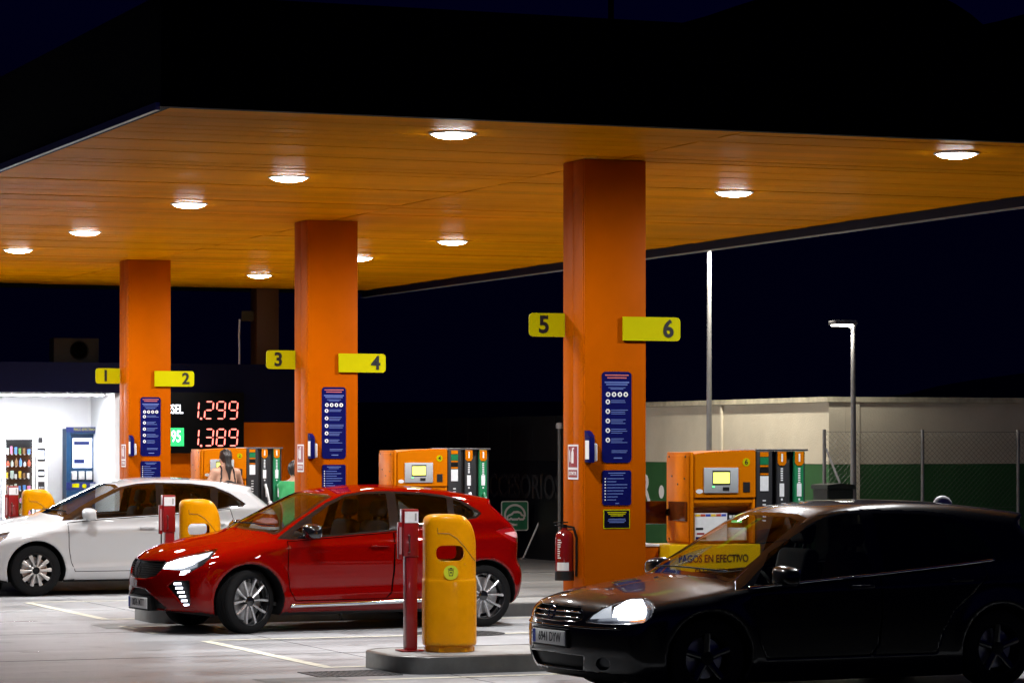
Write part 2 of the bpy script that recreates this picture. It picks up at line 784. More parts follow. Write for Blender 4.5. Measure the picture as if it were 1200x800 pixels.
def make_wheel(car, s, x, sgn, steer, style, rim_m, face_m, tyre_m):
    """tyre is the wheel object; rim, spokes and hub cap are its sub-parts.  Outer face looks to -y before sgn"""
    Rr, tw = s['wr'], s['tw']
    rr = s['rim']
    y0 = s['W'] - tw / 2 - 0.035
    prof = [(rr, tw * 0.46), (rr + 0.02, tw * 0.5), (Rr - 0.035, tw * 0.5), (Rr - 0.012, tw * 0.44), (Rr - 0.002, tw * 0.36),
            (Rr - 0.002, tw * 0.22), (Rr - 0.008, tw * 0.21), (Rr - 0.008, tw * 0.19), (Rr, tw * 0.18),
            (Rr, tw * 0.02), (Rr - 0.008, tw * 0.015), (Rr - 0.008, -tw * 0.015), (Rr, -tw * 0.02),
            (Rr, -tw * 0.18), (Rr - 0.008, -tw * 0.19), (Rr - 0.008, -tw * 0.21), (Rr - 0.002, -tw * 0.22),
            (Rr - 0.002, -tw * 0.36), (Rr - 0.012, -tw * 0.44), (Rr - 0.035, -tw * 0.5), (rr + 0.02, -tw * 0.5), (rr, -tw * 0.46)]
    w = lathe('wheel', prof + [prof[0]], tyre_m, car, n=44, axis='y', sharp=30)
    w.location = (x, sgn * y0, Rr)
    w.rotation_euler = (0, 0, steer + (math.pi if sgn > 0 else 0))
    # barrel + lip
    bm = bmesh.new()
    add_lathe(bm, [(rr + 0.004, -tw * 0.47), (rr + 0.002, -tw * 0.50), (rr - 0.010, -tw * 0.50), (rr - 0.020, -tw * 0.40),
                   (rr - 0.03, -tw * 0.1), (rr - 0.03, tw * 0.45), (rr + 0.004, tw * 0.45), (rr + 0.004, -tw * 0.47)], 40, 'y')
    add_lathe(bm, [(0.001, tw * 0.05), (rr - 0.03, tw * 0.05), (rr - 0.03, tw * 0.08), (0.001, tw * 0.08)], 32, 'y')
    bmesh.ops.recalc_face_normals(bm, faces=bm.faces)
    obj('rim', to_me(bm, 'rim', 35), rim_m, w)
    bm = bmesh.new()
    yf, yb = -tw * 0.47, -tw * 0.25

    def spoke(a, w0, w1, bend=0.0):
        ca, sa = math.cos(a), math.sin(a)
        pr = []
        for (q, ww) in ((0.0, w0), (0.35, w0 * 0.8), (0.7, (w0 + w1) / 2), (1.0, w1)):
            rad = 0.045 + (rr - 0.058) * q
            off = bend * q * q
            pr.append((rad, off - ww / 2, off + ww / 2, yf + 0.02 * (1 - q) * (1 if style != 'leaf' else -0.4)))
        vs = []
        for rad, o0, o1, yy in pr:
            row = []
            for (o, d) in ((o0, yb), (o0, yy + 0.006), ((o0 * 0.7 + o1 * 0.3), yy), ((o0 * 0.3 + o1 * 0.7), yy), (o1, yy + 0.006), (o1, yb)):
                row.append(bm.verts.new((rad * ca - o * sa, d, rad * sa + o * ca)))
            vs.append(row)
        for A, B in zip(vs, vs[1:]):
            for k in range(5):
                bm.faces.new((A[k], A[k + 1], B[k + 1], B[k]))
    n = 5
    for k in range(n):
        a = 2 * math.pi * k / n + R(20)
        if style == 'twin':           # five pairs of thin spokes
            spoke(a + R(15), 0.022, 0.026, 0.022)
            spoke(a - R(15), 0.022, 0.026, -0.022)
        elif style == 'leaf':
            spoke(a + R(18), 0.030, 0.050, 0.0)
            spoke(a - R(18), 0.030, 0.050, 0.0)
        else:
            spoke(a, 0.06, 0.045)
    bmesh.ops.recalc_face_normals(bm, faces=bm.faces)
    obj('spokes', to_me(bm, 'spokes', 35), face_m, w)
    lathe('hub_cap', [(0.001, -tw * 0.44), (0.03, -tw * 0.44), (0.05, -tw * 0.40), (0.055, -tw * 0.2), (0.001, -tw * 0.2)], rim_m, w, n=20, axis='y')
    bm = bmesh.new()
    add_lathe(bm, [(0.06, -0.012), (rr - 0.05, -0.012), (rr - 0.05, 0.010), (0.06, 0.010)], 28, 'y')
    bmesh.ops.recalc_face_normals(bm, faces=bm.faces)
    obj('brake_disc', to_me(bm, 'brake_disc', 35), M_steel, w)
    return w


M_steel = mat('brushed steel', (0.45, 0.45, 0.45), 0.35, 1.0, noise=0.15, nscale=12)
M_tyre = mat('tyre rubber', (0.007, 0.007, 0.0075), 0.8, spec=0.12, noise=0.2, nscale=20)
M_blk = mat('black plastic', (0.007, 0.007, 0.0075), 0.5, spec=0.15, noise=0.15, nscale=30)
M_blkgl = mat('gloss black trim', (0.006, 0.006, 0.007), 0.08, coat=0.6)
M_gap = mat('shut line', (0.001, 0.001, 0.001), 1.0, spec=0.0)
M_chrome = mat('chrome', (0.8, 0.8, 0.82), 0.08, 1.0)
M_cabin = mat('cabin trim', (0.030, 0.028, 0.027), 0.8, noise=0.3, nscale=15)
M_seat = mat('seat cloth', (0.035, 0.034, 0.036), 0.9, noise=0.3, nscale=60)
M_white_plate = mat('plate white', (0.75, 0.75, 0.74), 0.35, noise=0.05, nscale=30)
M_plate_blue = mat('plate blue', (0.02, 0.06, 0.45), 0.35)
M_ink = mat('plate ink', (0.01, 0.01, 0.012), 0.4)


def make_car(name, label, s, loc, yaw, paint, scale=1.0, steer=0.0):
    car = thing(name, label, 'car', loc, yaw, s.get('group'))
    car.scale = (scale,) * 3
    L, W = s['L'], s['W']
    f = car_field(s)
    V, Q = surface_nets(f, (-0.08, -0.05, 0.08), (L + 0.08, W + 0.10, s['H'] + 0.06), s.get('vox', 0.021))
    bm = bmesh.new()
    vs = [bm.verts.new(v) for v in V]
    for q in Q:
        try:
            fc = bm.faces.new([vs[i] for i in q])
            fc.smooth = True
        except ValueError:
            pass
    # keep one half; it is mirrored part by part
    bmesh.ops.bisect_plane(bm, geom=list(bm.verts) + list(bm.edges) + list(bm.faces), dist=1e-6,
                           plane_co=(0, 0, 0), plane_no=(0, 1, 0), clear_inner=True)
    bm.verts.ensure_lookup_table()
    # dark wheel wells and underside
    AR = s['arch']
    bmesh.ops.recalc_face_normals(bm, faces=bm.faces)
    wells = [fc for fc in bm.faces if fc.calc_center_median().z < 0.22 and abs(fc.normal.z) > 0.6]
    wb = lift(bm, wells)
    for wx in (s['fx'], s['fx'] + s['wb']):
        merge(wb, cut(bm, ell(wx, s['wr'], AR + 0.007, AR + 0.007, 40), (0, 2), lambda c: c.y > 0.2 and c.z < 0.75))
    for fc in wb.faces:
        fc.smooth = True
    parts = {}
    up = lambda c: c.z > 0.5
    # ---- side glass
    trim = cut(bm, s['trim'], (0, 2), lambda c: c.y > 0.3 and c.z > 0.6)
    glasses = [cut(trim, g, (0, 2)) for g in s['glass']]
    # ---- windscreen, rear window
    wtrim = cut(bm, s['screen'], (1, 2), lambda c: 0.6 < c.x < 2.6 and c.z > 0.8)
    zc_ = sum(p[1] for p in s['screen']) / len(s['screen'])
    ws = cut(wtrim, [(p[0] * 0.955 if p[0] > 0 else p[0], zc_ + (p[1] - zc_) * 0.91 + (0.006 if p[1] < zc_ else 0)) for p in s['screen']], (1, 2))
    rw = cut(bm, s['rearglass'], (1, 2), lambda c: c.x > L - 1.2 and c.z > 0.75)
    # ---- lamps and grilles, outlined in three-quarter view
    qa = s['qa']
    rot_bm(bm, qa)

    def tq(poly):
        return [(t, z) for t, z in poly]
    front = lambda c: c.y < 10
    low = {}
    for key in ('headlight', 'drl', 'grille', 'intake', 'taillight', 'fog'):
        if key in s:
            if key == 'taillight':
                fl = lambda c: (c.x * math.cos(-qa) - c.y * math.sin(-qa)) > L - 1.0
            else:
                fl = lambda c: (c.x * math.cos(-qa) - c.y * math.sin(-qa)) < 1.0
            b = cut(bm, s[key], (0, 2), fl)
            rot_bm(b, -qa)
            low[key] = b
    rot_bm(bm, -qa)
    # ---- doors
    doors = [cut(bm, d, (0, 2), lambda c: c.y > 0.45) for d in s['doors']]

    def put(nm, b, m, parent=car, sm=True, label=None, sub=None):
        if not len(b.faces):
            b.free()
            return None
        return obj(nm, to_me(b, nm, sm), m, parent, label=label)
    body = put('body', mirror_bm(bm), [paint, M_cabin])
    md = body.modifiers.new('shell', 'SOLIDIFY')
    md.thickness = 0.02
    md.offset = -1
    md.material_offset = 1
    md.material_offset_rim = 0
    bm.free()
    put('wheel_arch_liner', mirror_bm(wb), M_blk)
    wb.free()
    # doors with handle and gap lines
    for i, (d, dp) in enumerate(zip(doors, s['doors'])):
        for sg in (-1, 1):
            src = d.copy() if sg > 0 else mirror_bm(d, both=False)
            for fc in src.faces:
                fc.smooth = True
            do = put('door', src, [paint, M_cabin])
            if do is None:
                continue
            mo = do.modifiers.new('shell', 'SOLIDIFY')
            mo.thickness = 0.02
            mo.offset = -1
            mo.material_offset = 1
            g = bmesh.new()
            ribbon_side(g, f, dp, 0.008, 0.0012, closed=True)
            if sg < 0:
                g2 = mirror_bm(g, both=False)
                g.free()
                g = g2
            put('door_gap', g, M_gap, do)
            hx, hz_ = s['handles'][i]
            yy = float(surf_y(f, [hx], [hz_])[0])
            g = bmesh.new()
            add_box(g, hx - 0.10, hx + 0.10, yy + 0.018, yy + 0.034, hz_ - 0.013, hz_ + 0.013, 0.008)
            add_box(g, hx - 0.095, hx - 0.07, yy - 0.01, yy + 0.022, hz_ - 0.010, hz_ + 0.010)
            add_box(g, hx + 0.07, hx + 0.095, yy - 0.01, yy + 0.022, hz_ - 0.010, hz_ + 0.010)
            if sg < 0:
                g2 = mirror_bm(g, both=False)
                g.free()
                g = g2
            put('handle', g, paint, do, sm=40)
    # trim and glass
    gm = s['glass_m']
    for sg in (-1, 1):
        t2 = trim.copy() if sg > 0 else mirror_bm(trim, both=False)
        put('window_trim', t2, M_blkgl)
        for gi, g in enumerate(glasses):
            g2 = g.copy() if sg > 0 else mirror_bm(g, both=False)
            put('side_window', g2, s.get('rear_glass_m', gm) if gi in (1, 2) else gm)
        if 'brightline' in s:
            g2 = bmesh.new()
            ribbon_side(g2, f, s['brightline'], 0.016, 0.004, thick=0.006)
            if sg < 0:
                g3 = mirror_bm(g2, both=False)
                g2.free()
                g2 = g3
            put('window_moulding', g2, s.get('bright_m', M_chrome))
        if 'skirt' in s:
            g2 = bmesh.new()
            ribbon_side(g2, f, s['skirt'], 0.035, 0.010, thick=0.02)
            if sg < 0:
                g3 = mirror_bm(g2, both=False)
                g2.free()
                g2 = g3
            put('side_moulding', g2, M_chrome)
    put('windscreen', mirror_bm(ws), s.get('screen_m', gm))
    put('windscreen_frame', mirror_bm(wtrim), M_blkgl)
    put('rear_window', mirror_bm(rw), gm)
    # front and rear lamps
    for key in ('grille', 'intake'):
        if key in low:
            b = mirror_bm(low[key])
            recess(b, (0.035, 0, 0))
            o = put('grille' if key == 'grille' else 'air_intake', b, M_blk, sm=45)
    for sg in (-1, 1):
        for key in ('headlight', 'drl', 'taillight', 'fog'):
            if key not in low:
                continue
            b = low[key].copy() if sg > 0 else mirror_bm(low[key], both=False)
            if key == 'taillight':
                pol = s['taillight']
                cx_ = sum(p[0] for p in pol) / len(pol)
                cz_ = sum(p[1] for p in pol) / len(pol)
                src = low['taillight'].copy()
                rot_bm(src, qa)
                e = cut(src, [(cx_ + (p[0] - cx_) * 0.62 + 0.01, cz_ + (p[1] - cz_) * 0.42) for p in pol], (0, 2))
                src.free()
                rot_bm(e, -qa)
                for v in e.verts:
                    v.co += Vector((0.002, 0.003, 0.0))
                if sg < 0:
                    e2 = mirror_bm(e, both=False)
                    e.free()
                    e = e2
                tl = put('taillight', b, s['tail_m'])
                put('painted_highlight', e, s.get('tail_shine_m', s['tail_m']), tl)  # pale pink patch paints in the bright highlight of the lamp
            elif key == 'headlight':
                hb = b.copy()
                recess(hb, (0.05, -0.03 * sg, 0.0))
                h = put('headlight', hb, s['lamp_m'], sm=45)
                put('lens', b, s['lens_m'], h)
                # bright elements sit just behind the lens
                for pol, mm in s['leds']:
                    src = low['headlight'].copy()
                    rot_bm(src, qa)
                    e = cut(src, pol, (0, 2))
                    src.free()
                    rot_bm(e, -qa)
                    for v in e.verts:
                        v.co += Vector((0.012, -0.006, 0))
                    if sg < 0:
                        e2 = mirror_bm(e, both=False)
                        e.free()
                        e = e2
                    put('led_unit', e, mm, h)
            elif key == 'drl':
                hb = b.copy()
                recess(hb, (0.03, -0.02 * sg, 0.0))
                h = put('daytime_light', hb, M_blk, sm=45)
                for pol in s['drl_bars']:
                    src = low['drl'].copy()
                    rot_bm(src, qa)
                    e = cut(src, pol, (0, 2))
                    src.free()
                    rot_bm(e, -qa)
                    for v in e.verts:
                        v.co += Vector((0.008, -0.004, 0))
                    if sg < 0:
                        e2 = mirror_bm(e, both=False)
                        e.free()
                        e = e2
                    put('light_bar', e, s['drl_m'], h)
                b.free()
            else:
                recess(b, (0.03, -0.01 * sg, 0))
                put('fog_light', b, s.get('fog_m', s['lamp_m']), sm=45)
    for b in low.values():
        b.free()
    # number plate on the bumper
    pw, ph = 0.52, 0.11
    px_, pz = s['plate']
    pl = box('number_plate', px_ - 0.012, px_, -pw / 2, pw / 2, pz - ph / 2, pz + ph / 2, M_white_plate, car, 0.004)
    box('plate_holder', px_ - 0.004, px_ + 0.12, -pw / 2 - 0.02, pw / 2 + 0.02, pz - ph / 2 - 0.018, pz + ph / 2 + 0.018, M_blk, car, 0.006)
    box('country_band', px_ - 0.0145, px_ - 0.011, pw / 2 - 0.045, pw / 2 - 0.003, pz - ph / 2 + 0.004, pz + ph / 2 - 0.004, M_plate_blue, pl)
    text('plate_number', s['plate_text'], 0.100, (px_ - 0.0135, -0.02, pz), M_ink, pl, bold=0.0003, depth=0.0015, sx=0.78, rot=(0, 0, R(-90)))['kind'] = 'stuff'
    # mirrors
    for sg in (-1, 1):
        mx_, mz = s['mirror']
        yy = float(surf_y(f, [mx_ + 0.02], [mz - 0.03])[0])
        pr = []
        def mf(x, y, z):
            a = np.abs((x - mx_) / 0.09) ** 2.4 + np.abs((y - yy - 0.145) / 0.125) ** 3.2 + np.abs((z - mz + 0.10 * (y - yy - 0.145)) / 0.074) ** 3
            e = (a ** 0.36 - 1) * 0.075
            e = smax(e, x - mx_ - 0.055, 0.02)
            arm = np.sqrt((x - mx_ - 0.01) ** 2 / 1.6 + (z - (mz - 0.055) - (y - yy) * 0.1) ** 2 / 0.35) - 0.026
            arm = np.maximum(arm, np.maximum(yy - 0.04 - y, y - yy - 0.10))
            return smin(e, arm, 0.03)
        Vm, Qm = surface_nets(mf, (mx_ - 0.12, yy - 0.05, mz - 0.12), (mx_ + 0.10, yy + 0.31, mz + 0.12), 0.014)
        Vm[:, 1] *= sg
        if sg < 0:
            Qm = Qm[:, ::-1]
        mo = obj('wing_mirror', np_mesh('wing_mirror', Vm, Qm), s.get('mirror_m', paint), car)
        box('mirror_glass', mx_ + 0.048, mx_ + 0.060, sg * (yy + 0.145) - 0.09, sg * (yy + 0.145) + 0.09, mz - 0.055, mz + 0.055, M_chrome, mo, 0.01)
    # wheels
    for wx, st in ((s['fx'], steer), (s['fx'] + s['wb'], 0)):
        for sg in (-1, 1):
            make_wheel(car, s, wx, sg, st, s['rim_style'], s['rim_m'], s['spoke_m'], M_tyre)
    # cabin
    cx = s['cabin']
    box('cabin_floor', cx - 0.25, L - 0.75, -W + 0.2, W - 0.2, 0.26, 0.30, M_cabin, car)
    bm2 = bmesh.new()
    add_box(bm2, cx - 0.15, cx + 0.38, -W + 0.26, W - 0.26, 0.55, s['dash'], 0.07, 3)
    add_box(bm2, cx + 0.2, cx + 0.40, -0.55, -0.18, s['dash'] - 0.06, s['dash'] + 0.06, 0.05, 3)
    obj('dashboard', to_me(bm2, 'dashboard', 40), M_cabin, car)
    for sy in (-0.36, 0.36):
        sb = bmesh.new()
        x0 = cx + 0.85
        add_box(sb, x0 - 0.25, x0 + 0.30, sy - 0.25, sy + 0.25, 0.36, 0.54, 0.06, 3)
        t = bmesh.new()
        add_box(t, -0.07, 0.07, sy - 0.24, sy + 0.24, 0.0, 0.60, 0.06, 3)
        add_box(t, -0.05, 0.05, sy - 0.13, sy + 0.13, 0.64, 0.82, 0.045, 3)
        add_box(t, -0.015, 0.015, sy - 0.07, sy - 0.05, 0.55, 0.68)
        add_box(t, -0.015, 0.015, sy + 0.05, sy + 0.07, 0.55, 0.68)
        bmesh.ops.rotate(t, verts=t.verts, cent=(0, 0, 0), matrix=Matrix.Rotation(R(14), 3, 'Y'))
        bmesh.ops.translate(t, verts=t.verts, vec=(x0 + 0.28, 0, 0.50))
        merge(sb, t)
        obj('seat', to_me(sb, 'seat', 40), M_seat, car)
    sb = bmesh.new()
    add_box(sb, cx + 1.55, cx + 2.05, -0.58, 0.58, 0.36, 0.56, 0.06, 3)
    add_box(sb, cx + 1.98, cx + 2.14, -0.58, 0.58, 0.45, 1.00, 0.06, 3)
    for sy in (-0.38, 0.38):
        add_box(sb, cx + 2.02, cx + 2.12, sy - 0.12, sy + 0.12, 1.0, 1.14, 0.04, 3)
    obj('rear_bench', to_me(sb, 'rear_bench', 40), M_seat, car)
    sb = bmesh.new()
    for k in range(24):
        pass
    ring = [(0.17 * math.cos(2 * math.pi * k / 20), 0.17 * math.sin(2 * math.pi * k / 20)) for k in range(21)]
    add_tube(sb, [(-b * 0.42, a, b * 0.90) for a, b in ring], 0.014, 6, cap=False)
    add_tube(sb, [(0, -0.16, 0), (0, 0.16, 0)], 0.02, 6)
    add_tube(sb, [(0, 0, 0), (0.066, 0, -0.145)], 0.02, 6)
    add_tube(sb, [(0, 0, 0), (-0.3, 0, -0.1)], 0.03, 6)
    bmesh.ops.translate(sb, verts=sb.verts, vec=(cx + 0.50, -0.36, s['dash'] + 0.02))
    obj('steering_wheel', to_me(sb, 'steering_wheel', True), M_cabin, car)
    for b in [trim, ws, rw, wtrim] + glasses + doors:
        b.free()
    return car, f


def lamp_mats():
    return dict(lamp_m=mat('lamp reflector', (0.55, 0.56, 0.6), 0.25, 0.9),
                lens_m=glass('lamp lens', (0.95, 0.97, 1.0)))


SPEC_RED = dict(
    L=4.05, W=0.895, H=1.44, wb=2.583, fx=0.83, wr=0.318, rim=0.238, tw=0.205, arch=0.362, flare=0.016,
    pf=0.075, pr=0.10, tumble=0.52, sweep=0.26, crown=0.075, hoodcrown=0.03, cf=0.34, cp=2.6, cr=0.26, kst=0.10, qa=-R(26.7),
    top=[(-0.3, 0.60), (-0.02, 0.71), (0.1, 0.785), (0.3, 0.865), (0.6, 0.935), (0.9, 0.985), (1.0, 1.005), (1.10, 1.06), (1.75, 1.365), (1.95, 1.41), (2.3, 1.443), (2.7, 1.445),
         (3.1, 1.415), (3.5, 1.35), (3.72, 1.305), (4.2, 1.20)],
    nose=[(0.1, 0.16), (0.2, 0.06), (0.27, 0.015), (0.36, 0.0), (0.50, 0.005), (0.60, 0.02), (0.70, 0.05), (0.8, 0.12), (0.9, 0.3), (1.5, 0.9)],
    tail=[(0.2, 0.12), (0.32, 0.03), (0.45, 0.0), (0.58, 0.01), (0.66, 0.06), (0.80, 0.05), (0.92, 0.05), (1.0, 0.09), (1.05, 0.14), (1.27, 0.40), (1.30, 0.29), (1.34, 0.27), (1.5, 0.30)],
    side=[(0.1, -0.09), (0.2, -0.055), (0.27, -0.02), (0.40, -0.020), (0.52, -0.010), (0.70, 0.0), (0.84, -0.008), (0.92, -0.028), (1.0, -0.045), (1.5, -0.045)],
    belt=[(0, 0.90), (1.1, 0.93), (2.4, 1.0), (3.3, 1.08), (4.0, 1.05)],
    crease=[(0.80, 0.92, 0.012, 0.07), (0.34, 0.42, 0.014, 0.06)],
    trim=[(1.16, 0.925), (1.30, 0.915), (1.8, 0.945), (2.38, 0.985), (3.0, 1.058), (3.34, 1.105), (3.41, 1.15), (3.38, 1.185), (3.20, 1.295), (3.05, 1.340),
          (2.8, 1.372), (2.38, 1.388), (2.15, 1.380), (1.96, 1.352), (1.76, 1.275), (1.45, 1.105), (1.22, 0.965)],
    glass=[[(1.50, 0.955), (1.8, 0.965), (2.36, 1.003), (2.40, 1.362), (2.15, 1.36), (1.97, 1.335), (1.77, 1.25), (1.56, 1.13)],
           [(2.47, 1.013), (3.02, 1.078), (3.05, 1.315), (2.8, 1.35), (2.50, 1.362)],
           [(3.09, 1.088), (3.33, 1.122), (3.375, 1.152), (3.18, 1.275), (3.12, 1.295)],
           [(1.30, 0.945), (1.45, 0.953), (1.49, 1.075), (1.34, 0.995)]],
    screen=[(-0.2, 1.035), (0.55, 0.99), (0.70, 0.965), (0.71, 0.985), (0.60, 1.22), (0.545, 1.335), (0.40, 1.36), (-0.2, 1.372)],
    rearglass=[(-0.2, 1.0), (0.50, 1.02), (0.60, 1.04), (0.50, 1.23), (-0.2, 1.25)],
    headlight=[(0.262, 0.632), (0.302, 0.70), (0.43, 0.752), (0.815, 0.838), (0.775, 0.76), (0.70, 0.68), (0.60, 0.625), (0.50, 0.575), (0.45, 0.575), (0.47, 0.625)],
    leds=None,
    drl=[(0.33, 0.465), (0.40, 0.525), (0.565, 0.53), (0.575, 0.29), (0.51, 0.275)],
    drl_bars=[[(0.395 + 0.02 * k, 0.505 - 0.041 * k), (0.475 + 0.016 * k, 0.508 - 0.041 * k), (0.475 + 0.016 * k, 0.488 - 0.041 * k), (0.395 + 0.02 * k, 0.485 - 0.041 * k)] for k in range(6)],
    grille=[(-0.30, 0.70), (0.0, 0.705), (0.31, 0.715), (0.285, 0.64), (0.20, 0.56), (0.08, 0.53), (-0.30, 0.53)],
    intake=[(-0.30, 0.43), (0.08, 0.43), (0.32, 0.26), (0.29, 0.225), (-0.30, 0.225)],
    taillight=[(3.555, 0.975), (3.66, 1.0), (3.80, 1.005), (3.90, 0.95), (3.90, 0.85), (3.74, 0.855), (3.66, 0.905)],
    doors=[[(1.24, 0.90), (1.8, 0.935), (2.395, 0.975), (2.385, 0.60), (2.36, 0.38), (2.30, 0.315), (1.32, 0.315), (1.26, 0.42), (1.235, 0.6)],
           [(2.403, 0.976), (3.0, 1.048), (3.22, 1.085), (3.26, 0.93), (3.16, 0.78), (3.0, 0.62), (2.92, 0.45), (2.87, 0.315), (2.308, 0.315), (2.368, 0.38), (2.393, 0.6)]],
    handles=[(2.22, 0.845), (3.06, 0.90)], mirror=(1.46, 1.0), plate=(0.0, 0.29), plate_text='0076 MTT', cabin=1.15, dash=0.93,
    skirt=[(1.27, 0.262), (2.0, 0.272), (2.86, 0.290)], rim_style='twin')

SPEC_WHITE = dict(
    L=4.26, W=0.905, H=1.46, wb=2.636, fx=0.87, wr=0.318, rim=0.212, tw=0.205, arch=0.362, flare=0.012,
    pf=0.085, pr=0.10, tumble=0.50, sweep=0.26, crown=0.07, hoodcrown=0.03, cf=0.36, cp=2.6, cr=0.28, kst=0.10, qa=-R(21.7),
    top=[(-0.3, 0.60), (0.0, 0.70), (0.12, 0.76), (0.4, 0.86), (0.8, 0.95), (1.1, 1.0), (1.2, 1.05), (1.95, 1.385), (2.1, 1.42), (2.4, 1.455), (2.8, 1.46),
         (3.2, 1.435), (3.6, 1.385), (3.85, 1.34), (4.4, 1.22)],
    nose=[(0.1, 0.16), (0.2, 0.06), (0.27, 0.015), (0.36, 0.0), (0.50, 0.005), (0.60, 0.02), (0.70, 0.06), (0.8, 0.14), (0.9, 0.3), (1.5, 0.9)],
    tail=[(0.2, 0.12), (0.32, 0.03), (0.45, 0.0), (0.6, 0.02), (0.80, 0.05), (0.92, 0.06), (1.0, 0.10), (1.05, 0.15), (1.29, 0.46), (1.33, 0.36), (1.5, 0.38)],
    side=[(0.1, -0.09), (0.2, -0.055), (0.27, -0.02), (0.40, -0.025), (0.52, -0.018), (0.70, 0.0), (0.80, 0.0), (0.86, -0.022), (0.95, -0.035), (1.5, -0.04)],
    belt=[(0, 0.92), (1.2, 0.95), (2.4, 1.0), (3.4, 1.06), (4.0, 1.05)],
    crease=[(0.78, 0.88, 0.012, 0.06), (0.30, 0.44, 0.016, 0.05)],
    trim=[(1.22, 0.93), (1.7, 0.955), (2.44, 0.99), (3.1, 1.04), (3.55, 1.085), (3.60, 1.12), (3.42, 1.25), (3.2, 1.345),
          (2.9, 1.382), (2.45, 1.395), (2.22, 1.383), (2.03, 1.345), (1.78, 1.24), (1.5, 1.10), (1.27, 0.97)],
    glass=[[(1.58, 0.968), (2.42, 1.008), (2.45, 1.372), (2.23, 1.362), (2.05, 1.325), (1.81, 1.215), (1.62, 1.12)],
           [(2.53, 1.015), (3.12, 1.062), (3.16, 1.325), (2.9, 1.36), (2.55, 1.372)],
           [(3.22, 1.072), (3.53, 1.105), (3.555, 1.12), (3.40, 1.225), (3.26, 1.29)]],
    screen=[(-0.2, 1.035), (0.55, 0.99), (0.71, 0.965), (0.72, 0.985), (0.61, 1.22), (0.555, 1.34), (0.40, 1.37), (-0.2, 1.385)],
    rearglass=[(-0.2, 1.0), (0.50, 1.02), (0.60, 1.04), (0.50, 1.26), (-0.2, 1.28)],
    headlight=[(0.28, 0.60), (0.32, 0.69), (0.50, 0.74), (0.80, 0.80), (0.77, 0.72), (0.62, 0.62), (0.40, 0.585)],
    grille=[(-0.30, 0.69), (0.0, 0.695), (0.27, 0.70), (0.22, 0.58), (0.10, 0.54), (-0.30, 0.54)],
    intake=[(-0.30, 0.42), (0.10, 0.42), (0.34, 0.36), (0.32, 0.235), (-0.30, 0.235)],
    taillight=[(3.66, 0.90), (3.80, 1.0), (4.02, 0.98), (4.1, 0.90), (4.1, 0.82), (3.85, 0.83)],
    doors=[[(1.27, 0.905), (1.7, 0.94), (2.455, 0.98), (2.46, 0.60), (2.44, 0.38), (2.38, 0.30), (1.36, 0.30), (1.31, 0.42), (1.28, 0.6)],
           [(2.463, 0.981), (3.1, 1.03), (3.38, 1.058), (3.42, 0.93), (3.30, 0.78), (3.12, 0.62), (3.0, 0.45), (2.95, 0.30), (2.388, 0.30), (2.448, 0.38), (2.468, 0.6)]],
    handles=[(2.28, 0.835), (3.2, 0.87)], mirror=(1.52, 1.01), plate=(0.0, 0.33), plate_text='', cabin=1.25, dash=0.94,
    rim_style='leaf')

